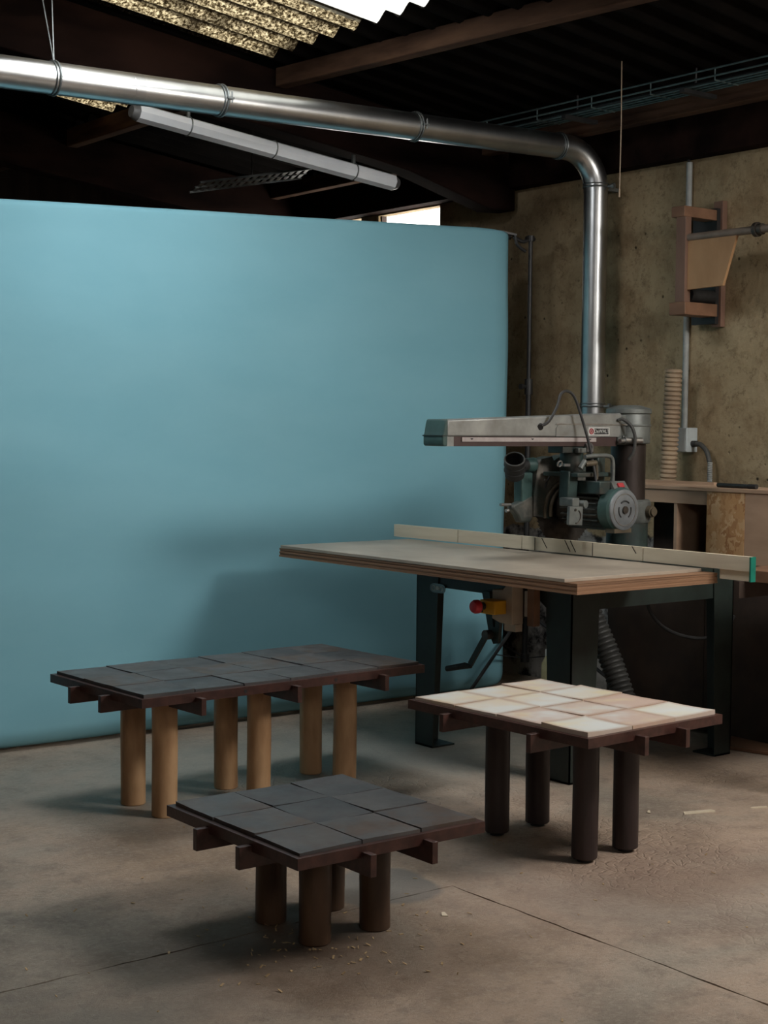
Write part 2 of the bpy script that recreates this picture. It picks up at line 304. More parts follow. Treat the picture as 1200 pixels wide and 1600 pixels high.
# ------------------------------------------------------------------ mesh helpers
ORG = {}
class MB:
    """collects shapes; build() links them as ONE mesh object"""
    def __init__(s): s.v = []; s.f = []
    def add(s, vs, fs):
        o = len(s.v); s.v += [Vector(x) for x in vs]; s.f += [tuple(o+i for i in f) for f in fs]; return s
    def box(s, x0, x1, y0, y1, z0, z1):
        return s.add([(x0, y0, z0), (x1, y0, z0), (x1, y1, z0), (x0, y1, z0), (x0, y0, z1), (x1, y0, z1), (x1, y1, z1), (x0, y1, z1)],
                     [(0, 3, 2, 1), (4, 5, 6, 7), (0, 1, 5, 4), (1, 2, 6, 5), (2, 3, 7, 6), (3, 0, 4, 7)])
    def bar(s, p, q, wd, ht, upv=(0, 0, 1)):
        p, q = Vector(p), Vector(q); d = (q-p).normalized(); u = Vector(upv)
        sd = d.cross(u)
        if sd.length < 1e-4: sd = d.cross(Vector((1, 0, 0)))
        sd.normalize(); u = sd.cross(d)
        vs = [e + sd*a*wd/2 + u*b*ht/2 for e in (p, q) for a, b in ((-1, -1), (1, -1), (1, 1), (-1, 1))]
        return s.add(vs, [(0, 1, 2, 3), (7, 6, 5, 4), (0, 4, 5, 1), (1, 5, 6, 2), (2, 6, 7, 3), (3, 7, 4, 0)])
    def tube(s, pts, r, n=12, cap=True, rs=None):
        pts = [Vector(p) for p in pts]; k = len(pts); vs = []; fs = []
        nrm = None
        for i, p in enumerate(pts):
            d = (pts[min(i+1, k-1)] - pts[max(i-1, 0)]).normalized()
            if nrm is None:
                nrm = d.cross(Vector((0, 0, 1)))
                if nrm.length < 1e-3: nrm = d.cross(Vector((1, 0, 0)))
            nrm = (nrm - d*nrm.dot(d)).normalized(); b = d.cross(nrm)
            rr = rs[i] if rs else r
            for j in range(n):
                a = 2*PI*j/n; vs.append(p + nrm*math.cos(a)*rr + b*math.sin(a)*rr)
        for i in range(k-1):
            for j in range(n):
                a, b2 = i*n+j, i*n+(j+1) % n; fs.append((a, b2, b2+n, a+n))
        if cap:
            fs.append(tuple(reversed(range(n)))); fs.append(tuple(range((k-1)*n, k*n)))
        return s.add(vs, fs)
    def cyl(s, p, q, r, n=20, r2=None): return s.tube([p, q], r, n, True, [r, r2 if r2 is not None else r])
    def prism(s, poly, axis, a, b):
        """poly of 2D points extruded along axis from a to b; axis 'x': (y,z), 'y': (x,z), 'z': (x,y)"""
        def P(u, v, t): return {'x': (t, u, v), 'y': (u, t, v), 'z': (u, v, t)}[axis]
        n = len(poly); vs = [P(u, v, a) for u, v in poly] + [P(u, v, b) for u, v in poly]
        fs = [tuple(range(n)), tuple(reversed(range(n, 2*n)))] + [(i, i+n, (i+1) % n+n, (i+1) % n) for i in range(n)]
        return s.add(vs, fs)
    def ring(s, c, axis, r, rt_, n=24, m=8):
        c = Vector(c); ax = Vector(axis).normalized(); u = ax.cross(Vector((0, 0, 1)))
        if u.length < 1e-3: u = ax.cross(Vector((1, 0, 0)))
        u.normalize(); w_ = ax.cross(u); vs = []; fs = []
        for i in range(n):
            a = 2*PI*i/n; d = u*math.cos(a)+w_*math.sin(a)
            for j in range(m):
                t = 2*PI*j/m; vs.append(c + d*(r+rt_*math.cos(t)) + ax*rt_*math.sin(t))
        for i in range(n):
            for j in range(m):
                fs.append((i*m+j, ((i+1) % n)*m+j, ((i+1) % n)*m+(j+1) % m, i*m+(j+1) % m))
        return s.add(vs, fs)
    def mesh(s, name, org=(0, 0, 0), mats=None):
        me = bpy.data.meshes.new(name); o = Vector(org)
        me.from_pydata([tuple(v-o) for v in s.v], [], s.f)
        bm = bmesh.new(); bm.from_mesh(me); bmesh.ops.recalc_face_normals(bm, faces=bm.faces); bm.to_mesh(me); bm.free()
        me.polygons.foreach_set('use_smooth', [True]*len(me.polygons)); me.set_sharp_from_angle(angle=R(35)); me.update()
        return me
    def build(s, name, mat, parent=None, org=None, bevel=0):
        if parent is not None: org = ORG[parent.name]
        elif org is None:
            xs = [v.x for v in s.v]; ys = [v.y for v in s.v]; zs = [v.z for v in s.v]
            org = ((min(xs)+max(xs))/2, (min(ys)+max(ys))/2, min(zs))
        me = s.mesh(name, org); me.materials.append(M[mat] if isinstance(mat, str) else mat)
        o = bpy.data.objects.new(name, me); COL.objects.link(o)
        ORG[o.name] = Vector(org)
        if parent is not None: o.parent = parent
        else: o.location = org
        if bevel:
            b = o.modifiers.new('bevel', 'BEVEL'); b.width = bevel; b.segments = 2; b.limit_method = 'ANGLE'; b.angle_limit = R(40)
        return o
def tag(o, label=None, cat=None, group=None, kind=None):
    if label: o['label'] = label
    if cat: o['category'] = cat
    if group: o['group'] = group
    if kind: o['kind'] = kind
    return o
def thing(name, label, cat, loc=(0, 0, 0), rz=0, group=None, local=False):
    o = bpy.data.objects.new(name, None); COL.objects.link(o); o.location = loc; o.rotation_euler = (0, 0, rz); o.empty_display_size = .1
    ORG[o.name] = Vector((0, 0, 0)) if local else Vector(loc)
    return tag(o, label, cat, group)
def struct(name, mb, mat, **k):
    return tag(mb.build(name, mat, org=(0, 0, 0), **k), kind='structure')
def bez(p, n=16):
    """Catmull-Rom through points"""
    p = [Vector(q) for q in p]; p = [p[0]*2-p[1]] + p + [p[-1]*2-p[-2]]; out = []
    for i in range(1, len(p)-2):
        for j in range(n):
            t = j/n; a, b, c, d = p[i-1], p[i], p[i+1], p[i+2]
            out.append(.5*((2*b)+(c-a)*t+(2*a-5*b+4*c-d)*t*t+(3*b-a-3*c+d)*t*t*t))
    out.append(p[-2]); return out
def text(body, size, ext, name, mat, parent, loc, rot):
    cu = bpy.data.curves.new(name, 'FONT'); cu.body = body; cu.size = size; cu.extrude = ext; cu.align_x = 'CENTER'; cu.align_y = 'CENTER'
    t = bpy.data.objects.new('tmp', cu); COL.objects.link(t); bpy.context.view_layer.update()
    me = bpy.data.meshes.new_from_object(t.evaluated_get(bpy.context.evaluated_depsgraph_get())); bpy.data.objects.remove(t)
    me.name = name; me.materials.clear(); me.materials.append(M[mat])
    o = bpy.data.objects.new(name, me); COL.objects.link(o); o.parent = parent; o.location = Vector(loc)-ORG[parent.name]; o.rotation_euler = rot
    return o

# ------------------------------------------------------------------ the room shell
XW, XL, YN, YF = 6.30, -3.0, -2.6, 10.2           # right wall, left wall, front wall (behind the camera), back wall
def roof_z(x): return 3.95 - .122*x
# floor: base plus cast slabs with worn joints
fl = MB().box(XL-.3, XW+.3, YN-.3, YF+.3, -.2, -.03)
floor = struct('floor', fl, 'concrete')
def slab(corners):
    # ragged worn edges, a few millimetres of open joint between slabs
    poly = []
    for a, b in zip(corners, corners[1:]+corners[:1]):
        a, b = Vector(a), Vector(b); n = max(2, int((b-a).length/.06)); d = (b-a).normalized()
        for i in range(n):
            wob = 0 if i == 0 else random.uniform(-.0045, .0032)
            poly.append(a.lerp(b, i/n) + Vector((-d.y, d.x))*(.0035+wob))
    return MB().prism([(p.x, p.y) for p in poly], 'z', -.032, 0.0).build('slab', 'concrete', floor)
XJ, YJ = 3.18, 3.69
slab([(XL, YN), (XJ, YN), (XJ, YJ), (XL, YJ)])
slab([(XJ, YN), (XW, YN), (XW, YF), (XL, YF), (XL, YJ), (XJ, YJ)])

def wall_x(name, x0, x1, y0, y1, z1, holes):
    """wall slab across x0..x1 with rectangular openings (y0,y1,z0,z1), one mesh"""
    mb = MB(); ys = sorted({y0, y1} | {h[0] for h in holes} | {h[1] for h in holes})
    for a, b in zip(ys, ys[1:]):
        hs = sorted([h for h in holes if h[0] <= a and h[1] >= b], key=lambda h: h[2]); z = -.1
        for h in hs: mb.box(x0, x1, a, b, z, h[2]); z = h[3]
        mb.box(x0, x1, a, b, z, z1)
    return struct(name, mb, 'plaster')
def wall_y(name, y0, y1, x0, x1, z1, holes, mat='plaster'):
    mb = MB(); xs = sorted({x0, x1} | {h[0] for h in holes} | {h[1] for h in holes})
    for a, b in zip(xs, xs[1:]):
        hs = sorted([h for h in holes if h[0] <= a and h[1] >= b], key=lambda h: h[2]); z = -.1
        for h in hs: mb.box(a, b, y0, y1, z, h[2]); z = h[3]
        mb.box(a, b, y0, y1, z, z1)
    return struct(name, mb, mat)
H_FAR1 = (7.505, 8.15, 2.30, 2.935); H_FAR2 = (8.345, 9.0, 2.30, 2.94)
wall_x('wall_right', XW, XW+.07, YN, YF, 3.3, [H_FAR1, H_FAR2])
wall_x('wall_left', XL-.3, XL, YN, YF, 4.6, [])
wall_y('wall_back', YF, YF+.3, XL, XW, 4.6, [], 'dark_boards')
H_FRONT = (-.8, .6, 2.7, 3.8)
wall_y('wall_front', YN-.3, YN, XL, XW, 4.6, [H_FRONT])
def window_y(name, h, y, cols, rows):
    x0, x1, z0, z1 = h; t = .05
    o = struct(name, MB().box(x0, x0+t, y, y+.07, z0, z1).box(x1-t, x1, y, y+.07, z0, z1).box(x0+t, x1-t, y, y+.07, z0, z0+t).box(x0+t, x1-t, y, y+.07, z1-t, z1), 'window_wood')
    for i in range(cols):
        for j in range(rows):
            a = x0+t+(x1-x0-2*t)*i/cols; b = x0+t+(x1-x0-2*t)*(i+1)/cols; c = z0+t+(z1-z0-2*t)*j/rows; d = z0+t+(z1-z0-2*t)*(j+1)/rows
            MB().box(a, b, y+.03, y+.034, c, d).build('pane', 'glass', o)
    for i in range(1, cols):
        c = x0+t+(x1-x0-2*t)*i/cols; MB().box(c-.015, c+.015, y+.01, y+.06, z0+t, z1-t).build('mullion', 'window_wood', o)
    for j in range(1, rows):
        c = z0+t+(z1-z0-2*t)*j/rows; MB().box(x0+t, x1-t, y+.012, y+.058, c-.012, c+.012).build('mullion', 'window_wood', o)
    return o
# the two small far windows have bare reveals and a single pane set at the outside
for n_, h in (('window_1', H_FAR1), ('window_2', H_FAR2)):
    y0, y1, z0, z1 = h
    o = struct(n_, MB().box(XW+.02, XW+.06, y0, y0+.012, z0, z1).box(XW+.02, XW+.06, y1-.012, y1, z0, z1).box(XW+.02, XW+.06, y0+.012, y1-.012, z0, z0+.012), 'window_wood')
    MB().box(XW+.04, XW+.044, y0+.012, y1-.012, z0+.012, z1).build('pane', 'glass', o)
window_y('window_3', H_FRONT, YN-.2, 3, 2)

# ------------------------------------------------------------------ roof: corrugated sheets, purlins, rafters
ceiling = bpy.data.objects.new('ceiling', None); COL.objects.link(ceiling); ORG['ceiling'] = Vector((0, 0, 0)); tag(ceiling, 'dark corrugated roof on timber beams with translucent strips', kind='structure')
SL = math.atan(.122)
PITCHW = .177
def sheet_mesh(length, waves=5.25, nx=2, amp=.026):
    n = int(waves*10); mb = MB(); W = waves*PITCHW; vs = []; fs = []
    for t in (0, .006):
        for i in range(nx+1):
            x = length*i/nx
            for j in range(n+1):
                y = W*j/n; vs.append((x*math.cos(SL), y, -x*math.sin(SL) + amp*math.cos(2*PI*y/PITCHW) + t))
    k = (nx+1)*(n+1)
    for i in range(nx):
        for j in range(n):
            a = i*(n+1)+j; fs.append((a, a+1, a+n+2, a+n+1)); fs.append((a+k, a+n+1+k, a+n+2+k, a+1+k))
    for j in range(n):
        a = j; b = nx*(n+1)+j; fs.append((a, a+k, a+1+k, a+1)); fs.append((b, b+1, b+1+k, b+k))
    return mb.add(vs, fs).mesh('corrugated_sheet')
courses = [(XL-.2, -0.55), (-.75, 1.75), (1.55, 4.56), (4.43, 6.75)]     # x ranges, each laid under the one above it
STEP = 5*PITCHW; Y0 = -2.9
YS0 = 6.74 - 11*STEP
for ci, (xa, xb) in enumerate(courses):
    me = sheet_mesh((xb-xa)/math.cos(SL)); variants = {}
    for j in range(-1, 16):
        y = YS0 + j*STEP
        if ci == 2 and j in (9,): mt = 'sky_clean'
        elif ci == 2 and j == 8: mt = 'fibro'
        elif ci == 2 and j in (10, 12): mt = 'sky_dirty'
        elif ci == 3 and j == 5: mt = 'sky_clean'
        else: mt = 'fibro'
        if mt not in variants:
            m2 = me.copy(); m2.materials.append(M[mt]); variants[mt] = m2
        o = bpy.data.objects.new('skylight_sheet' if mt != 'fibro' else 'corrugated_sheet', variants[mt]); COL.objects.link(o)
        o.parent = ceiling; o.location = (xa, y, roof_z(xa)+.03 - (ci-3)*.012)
        ORG[o.name] = Vector((0, 0, 0))
        if mt == 'sky_dirty': o['label'] = 'mossy translucent sheet'
        if mt == 'sky_clean': o['label'] = 'clean translucent sheet'
def purlin(x0, z0, x1, z1, y0, y1, wd, ht, mat='beam_roof'):
    """x0,z0 at y0 and x1,z1 at y1 : bottom centre of the beam"""
    return MB().bar((x0, y0, z0+ht/2), (x1, y1, z1+ht/2), wd, ht).build('purlin', mat, ceiling, bevel=.006)
purlin(4.86, 3.30, 4.545, 3.30, 3.9, 6.74, .075, .10)
purlin(4.86, 3.30, 4.86, 3.30, YN, 3.9, .075, .10)
purlin(4.45, roof_z(4.45)-.115, 4.45, roof_z(4.45)-.115, 6.9, YF, .075, .115)
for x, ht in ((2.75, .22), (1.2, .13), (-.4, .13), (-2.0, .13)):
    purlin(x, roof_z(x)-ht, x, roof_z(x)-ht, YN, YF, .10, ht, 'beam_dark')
purlin(6.02, roof_z(6.02)-.1, 6.02, roof_z(6.02)-.1, YN, YF, .07, .10)
MB().box(6.20, 6.30, YN, YF, 2.945, 3.16).build('wall_plate', 'beam_dark', ceiling)
def rafter(y0, y1, haunch=True):
    pts = [(XL, roof_z(XL)-.002), (6.26, roof_z(6.26)-.002)]
    top = [(XL, roof_z(XL)-.004), (6.26, roof_z(6.26)-.004)]
    poly = [top[0], top[1], (6.26, 2.815), (6.08, 2.805), (5.44, 2.965), (5.2, 3.0), (XL, roof_z(XL)-.33)]
    return MB().prism(poly, 'y', y0, y1).build('rafter', 'beam_dark', ceiling, bevel=.008)
rafter(6.75, 6.90); rafter(9.0, 9.15); rafter(1.9, 2.05); rafter(-1.6, -1.45)

# ------------------------------------------------------------------ tiled low tables
def tile_mesh(tw, td, th, seed, warp=1.0):
    rng = random.Random(seed); n = 4; mb = MB(); vs = []; fs = []
    g = .0022; ax, ay = tw/2-g, td/2-g; cup = rng.uniform(-.0005, .003)*warp; tx, ty = rng.uniform(-.001, .001)*warp, rng.uniform(-.001, .001)*warp
    jit = [[(rng.uniform(-.0012, .0012), rng.uniform(-.0012, .0012)) for _ in range(n+1)] for _ in range(n+1)]
    for i in range(n+1):
        for j in range(n+1):
            u, v = -1+2*i/n, -1+2*j/n; ed = max(abs(u), abs(v))
            vs.append((u*ax+jit[i][j][0], v*ay+jit[i][j][1], th + cup*(u*u+v*v)/2*.8 + tx*u + ty*v - (.0012 if ed == 1 else 0)))
    k = len(vs)
    for i in range(n):
        for j in range(n): a = i*(n+1)+j; fs.append((a, a+n+1, a+n+2, a+1))
    per = [i*(n+1) for i in range(n+1)] + [n*(n+1)+j for j in range(1, n+1)] + [i*(n+1)+n for i in range(n-1, -1, -1)] + [j for j in range(n-1, 0, -1)]
    for p in per: vs.append((vs[p][0], vs[p][1], 0))
    for a in range(len(per)): b = (a+1) % len(per); fs.append((per[a], k+a, k+b, per[b]))
    fs.append(tuple(k+a for a in range(len(per))))
    return mb.add(vs, fs).mesh('tile')
def tile_table(label, cx, cy, rz, nx, ny, tw, td, zt, lx, ly, legr, legmat, tilemat, glide, seed, plugs=()):
    t = thing('tile_table', label, 'table', (cx, cy, 0), R(rz), local=True)
    rng = random.Random(seed); th = .013; m = .017; rw = .024
    a, b = nx*tw/2, ny*td/2; A, B = a+m, b+m
    zf = zt-.011; zb = zf-.033; zm = (zf+zb)/2          # frame top, bottom, finger joint line
    for s in (-1, 1):
        # long and short rails meet in finger joints
        r_ = MB().box(-A, A, s*B-(rw if s > 0 else 0), s*B+(0 if s > 0 else rw), zm, zf).box(-A+rw, A-rw, s*B-(rw if s > 0 else 0), s*B+(0 if s > 0 else rw), zb, zm)
        o = r_.build('rail', 'frame_wood', t)
        if s < 0:
            for px in plugs: MB().cyl((px, -B-.0012, zm), (px, -B+.01, zm), .0075, 14).build('plug', 'rubber', o)
        MB().box(s*A-(rw if s > 0 else 0), s*A+(0 if s > 0 else rw), -B, B, zb, zm).box(s*A-(rw if s > 0 else 0), s*A+(0 if s > 0 else rw), -B+rw, B-rw, zm, zf).build('rail', 'frame_wood', t)
    MB().box(-A+rw, A-rw, -B+rw, B-rw, zb+.004, zt-th).build('tray', 'frame_wood', t)
    meshes = [tile_mesh(tw, td, th, seed*10+i, 2.0 if tilemat == 'tile_cream' else 1.3) for i in range(4)]
    for me in meshes: me.materials.append(M[tilemat])
    for i in range(nx):
        for j in range(ny):
            o = bpy.data.objects.new('tile', rng.choice(meshes)); COL.objects.link(o); o.parent = t
            o.location = (-a+tw*(i+.5), -b+td*(j+.5), zt-th+rng.uniform(-.0004, .0016)); o.rotation_euler = (rng.uniform(-.003, .003), rng.uniform(-.003, .003), rng.choice((0, PI))+rng.uniform(-.004, .004))
    zbt, zbb = zt-.026, zt-.090; bw = .021
    for y in ly: MB().box(-A-.042, A+.042, y-bw/2, y+bw/2, zbb, zbt).build('cross_beam', 'frame_wood', t, bevel=.0012)
    for x in lx: MB().box(x-bw/2, x+bw/2, -B-.042, B+.042, zbb-.0005, zbt-.0005).build('cross_beam', 'frame_wood', t, bevel=.0012)
    for x in lx:
        for y in ly:
            z0 = .012 if glide else 0
            r0 = legr*rng.uniform(.975, 1.02)
            n = 28; bend = rng.uniform(-.004, .004)
            pts = [(x, y, z0), (x, y, z0+.004), (x+bend*.5, y, zt*.25), (x+bend, y, zt*.5), (x+bend*.5, y, zt*.75), (x, y, zb+.004)]
            rr = [r0-.004, r0, r0*rng.uniform(.985, 1.01), r0*rng.uniform(.985, 1.01), r0*rng.uniform(.985, 1.01), r0]
            lg = MB().tube(pts, r0, n, True, rr).build('leg', legmat, t)
            if glide: MB().cyl((x, y, 0), (x, y, .013), legr*.55, 18).build('glide', 'rubber', lg)
    return t
tile_table('low square table with nine dark slate tiles and brown round legs', 2.615, 3.632, -.5, 3, 3, .2115, .2265, .351, (-.110, .110), (-.117, .116), .0468, 'leg_brown', 'tile_dark', False, 3)
tile_table('tiled table with cream glazed tiles and near-black round legs', 3.837, 3.855, 1.9, 3, 4, .2215, .2155, .508, (-.107, .107), (-.218, .218), .0465, 'leg_dark', 'tile_cream', True, 5)
tile_table('long dark-tiled table with six pale wooden legs by blue backdrop', 3.302, 5.157, 1.6, 6, 3, .2205, .2255, .522, (-.44, 0.0, .44), (-.118, .118), .0492, 'leg_pale', 'tile_dark', False, 9, plugs=(-.226, .208))

# ------------------------------------------------------------------ blue paper backdrop with crossbar and stands
def backdrop():
    mb = MB(); vs = []; fs = []; nx = 110
    prof = []
    for i in range(9): prof.append(('b', i/8))
    for i in range(1, 41): prof.append(('m', i/40))
    for i in range(1, 9): prof.append(('t', i/8))
    X0, X1 = 1.95, 5.875
    for i in range(nx+1):
        t = i/nx; x = X0+(X1-X0)*t
        top = 2.475 + .041*(x-1.95) - (.012*max(0, (x-5.6)/.27)**2 if x > 5.6 else 0)
        y0 = 6.40 - .012*(x-3.5) + .006*math.sin(x*3.1) + .004*math.sin(x*7.3+1)
        if x > 5.74: y0 += 1.3*(x-5.74)**2
        for k, u in prof:
            if k == 'b': a = (1-u)*PI*.5; z = .012+.09*(1-math.sin(a)); y = y0 + .075*(1-math.cos(a))
            elif k == 'm': z = .102+(top-.03-.102)*u; y = y0 + .010*math.sin(z*2.3+x*1.1)*math.sin(PI*u) + .0035*math.sin(z*8+x*2.3)*math.sin(PI*u)
            else: a = u*PI; z = top-.03+.03*math.sin(a); y = y0+.03*(1-math.cos(a))
            vs.append((x, y, z))
    n = len(prof)
    for i in range(nx):
        for j in range(n-1): a = i*n+j; fs.append((a, a+n, a+n+1, a+1))
    o = mb.add(vs, fs).build('paper_backdrop', 'paper')
    sd = o.modifiers.new('thickness', 'SOLIDIFY'); sd.thickness = .0012; sd.offset = 1
    return tag(o, 'large light-blue paper backdrop hanging to the concrete floor', 'backdrop')
backdrop()
o = MB().tube([(1.62, 6.45, 2.42), (5.91, 6.415, 2.598)], .016, 14).build('crossbar', 'black_metal'); tag(o, 'black crossbar carrying the blue paper backdrop', 'pole')
def light_stand(x, y, h, label, feet):
    t = thing('light_stand', label, 'stand', (x, y, 0))
    MB().cyl((x, y, .14), (x, y, 1.72), .0165, 14).build('lower_pole', 'black_metal', t)
    MB().cyl((x, y, 1.70), (x, y, h), .0125, 14).build('upper_pole', 'black_metal', t)
    c = MB().cyl((x, y, 1.70), (x, y, 1.79), .024, 14).build('collar', 'black_metal', t); MB().cyl((x, y, 1.745), (x-.05, y, 1.745), .009, 10).cyl((x-.05, y, 1.745), (x-.065, y, 1.745), .017, 10).build('knob', 'black_metal', c)
    MB().cyl((x, y, .40), (x, y, .46), .03, 14).build('hub', 'black_metal', t)
    MB().cyl((x, y, .14), (x, y, .19), .026, 14).build('lower_collar', 'black_metal', t)
    for a in feet:
        fx, fy = x+math.cos(a)*.66, y+math.sin(a)*.66; mx, my = x+math.cos(a)*.33, y+math.sin(a)*.33
        l = MB().tube([(x+math.cos(a)*.03, y+math.sin(a)*.03, .43), (fx, fy, .014)], .010, 10).build('leg', 'black_metal', t); MB().cyl((fx, fy, 0), (fx, fy, .03), .015, 10).build('rubber_foot', 'rubber', l)
        MB().bar((x+math.cos(a)*.02, y+math.sin(a)*.02, .165), (mx, my, .222), .016, .006).build('brace', 'black_metal', t)
    MB().cyl((x, y, h-.02), (x, y, h+.012), .022, 12).cyl((x-.035, y, h-.005), (x+.028, y, h-.005), .012, 10).build('head', 'black_metal', t)
    return t
light_stand(6.035, 6.375, 2.60, 'black tripod light stand at right edge of backdrop', (R(197), R(78), R(288)))
light_stand(1.68, 6.46, 2.40, 'black tripod light stand at far left of backdrop', (R(196), R(76), R(316)))
t = thing('spring_clamp', 'small black spring clamp at backdrop top right corner', 'clamp', (5.93, 6.43, 2.54))
MB().bar((5.855, 6.455, 2.632), (5.955, 6.41, 2.612), .028, .012).build('jaw', 'black_metal', t)
MB().tube(bez([(5.92, 6.40, 2.60), (5.95, 6.39, 2.585), (5.985, 6.38, 2.575), (6.02, 6.376, 2.59)], 6), .011, 10).build('arm', 'black_metal', t)
MB().tube(bez([(5.90, 6.36, 2.60), (5.905, 6.35, 2.555), (5.925, 6.34, 2.53), (5.955, 6.33, 2.512)], 6), .009, 10).build('grip', 'black_metal', t)

# ------------------------------------------------------------------ worktop, fence
WX0, WX1, WY0, WY1 = 4.055, 4.85, 4.05, 6.01
t = thing('worktop', 'thick plywood worktop with worn tan surface in front of saw', 'worktop', (4.45, 5.0, .876))
MB().box(WX0, WX1-.004, WY0+.02, WY1-.012, .918, .932).build('surface_board', 'worktop', t, bevel=.0015)
# lower board is laminated plywood: veneers end slightly uneven
zl = .876; k = 0
while zl < .9175:
    hh = .0083; d = (.0, .003, .001, .004, .0015)[k % 5]
    MB().box(WX0+d, WX1+.018, WY0-.048+d, WY1-d, zl, min(zl+hh, .918)).build('veneer', 'ply_edge', t); zl += hh; k += 1
M_fr = M['green']
f = thing('saw_fence', 'long whitewashed wooden fence board at back of worktop', 'fence', (4.86, 5.0, .895))
FY = [3.83, 4.40, 4.70, 5.07, 5.16, 5.62, 6.13]
for i, (a, b) in enumerate(zip(FY, FY[1:])):
    zt_ = .996 + .0007*i; zb_ = .936 if a > 4.0 else .936
    mb = MB()
    if i == 0: mb.box(4.855, 4.88, a, b-.002, .937, zt_).box(4.872, 4.88, a, 3.995, .895, .937)
    else: mb.box(4.855, 4.88, a+.002, b-.002, .937, zt_)
    mb.build('fence_board', 'white_wood', f)
MB().box(4.852, 4.883, 3.822, 3.8298, .895, .996).build('green_end', 'green_tape', f)['label'] = 'green painted end of the fence'
for (y, dz, lean) in ((4.465, .030, .025), (5.025, .045, .035), (4.875, .05, .035), (4.84, .05, .035)):
    MB().bar((4.8546, y, .997), (4.8546, y-lean, .997-dz), .0045, .0012, (1, 0, 0)).build('saw_kerf', 'dark_wood', f)

for y in (5.07, 4.70): MB().box(4.8542, 4.8552, y-.002, y+.002, .938, .996).build('saw_kerf', 'dark_wood', f)

# ------------------------------------------------------------------ radial arm saw
saw = thing('radial_arm_saw', 'old green radial arm saw on steel stand behind worktop', 'saw', (5.0, 4.97, 0))
def angle_leg(x, y, sx, sy, wx, wy, zt_):
    """folded steel leg, corner at x,y, flanges running sx / sy inwards, narrowing to the foot"""
    th = .006; k = .8
    mb = MB()
    def fl(p0, p1, q0, q1): pass
    for (ax, w_) in (('x', wx), ('y', wy)):
        pts = []
        for z, s in ((0, k), (zt_, 1)):
            L = w_*s
            if ax == 'x': pts += [(x, y, z), (x+sx*L, y, z), (x+sx*L, y+sy*th, z), (x, y+sy*th, z)]
            else: pts += [(x, y, z), (x, y+sy*L, z), (x+sx*th, y+sy*L, z), (x+sx*th, y, z)]
        mb.add(pts, [(0, 1, 2, 3), (4, 5, 6, 7), (0, 1, 5, 4), (1, 2, 6, 5), (2, 3, 7, 6), (3, 0, 4, 7)])
    mb.box(min(x, x+sx*wx*k), max(x, x+sx*wx*k), min(y, y+sy*wy*k), max(y, y+sy*wy*k), 0, .008)
    return mb.build('leg', 'green', saw)
SX0, SX1, SY0, SY1 = 4.49, 5.54, 4.46, 5.49
for x, y, sx, sy in ((SX0, SY0, 1, 1), (SX0, SY1, 1, -1), (SX1, SY0, -1, 1), (SX1, SY1, -1, -1)):
    angle_leg(x, y, sx, sy, .17 if x < 5 else .14, .16, .872)
def rail(mb): return mb.build('stand_rail', 'green', saw)
r1 = rail(MB().prism([(SY0+.008, .874), (SY1-.008, .874), (SY1-.008, .735), (SY1-.16, .735), (SY1-.2, .762), (SY0+.2, .762), (SY0+.16, .735), (SY0+.008, .735)], 'x', SX0+.007, SX0+.013))
rail(MB().prism([(SX0+.008, .874), (SX1-.008, .874), (SX1-.008, .735), (SX0+.008, .735)], 'y', SY0+.007, SY0+.013))
rail(MB().prism([(SX0+.008, .874), (SX1-.008, .874), (SX1-.008, .74), (SX0+.008, .74)], 'y', SY1-.013, SY1-.007))
rail(MB().prism([(SY0+.008, .874), (SY1-.008, .874), (SY1-.008, .735), (SY0+.008, .735)], 'x', SX1-.013, SX1-.007))
rail(MB().box(SX0+.02, SX1-.02, SY0+.02, SY1-.02, .868, .8755))
# oval maker's badge on the front rail
bp = MB().prism([(5.335+.055*math.copysign(abs(math.cos(a))**.6, math.cos(a)), .757+.022*math.copysign(abs(math.sin(a))**.7, math.sin(a))) for a in [2*PI*i/28 for i in range(28)]], 'x', SX0-.002, SX0+.0005).build('badge', 'galv_dull', r1)
MB().ring((SX0-.002, 5.362, .757), (1, 0, 0), .012, .002, 18, 6).box(SX0-.0035, SX0-.001, 5.326, 5.344, .749, .766).ring((SX0-.002, 5.307, .757), (1, 0, 0), .011, .002, 18, 6).build('badge_relief', 'white_plate', r1)
YA = 4.95                                    # arm centre line
XC = 5.345                                   # column axis
MB().cyl((XC, YA, .874), (XC, YA, 1.12), .10, 28, .098).build('column_base', 'green_machine', saw, bevel=.004)
MB().cyl((XC, YA, 1.12), (XC, YA, 1.45), .083, 28).build('column', 'column_steel', saw)
cb = MB().tube([(XC, YA, 1.06), (XC, YA, 1.075), (XC, YA, 1.16), (XC, YA, 1.17)], .1, 28, True, [.102, .112, .112, .10]).build('column_clamp', 'grey_cast', saw)
MB().cyl((XC+.03, YA-.09, 1.115), (XC+.03, YA-.135, 1.115), .03, 16, .027).cyl((XC+.03, YA-.135, 1.115), (XC+.03, YA-.145, 1.115), .02, 14).build('clamp_bolt', 'brass_ring', cb)
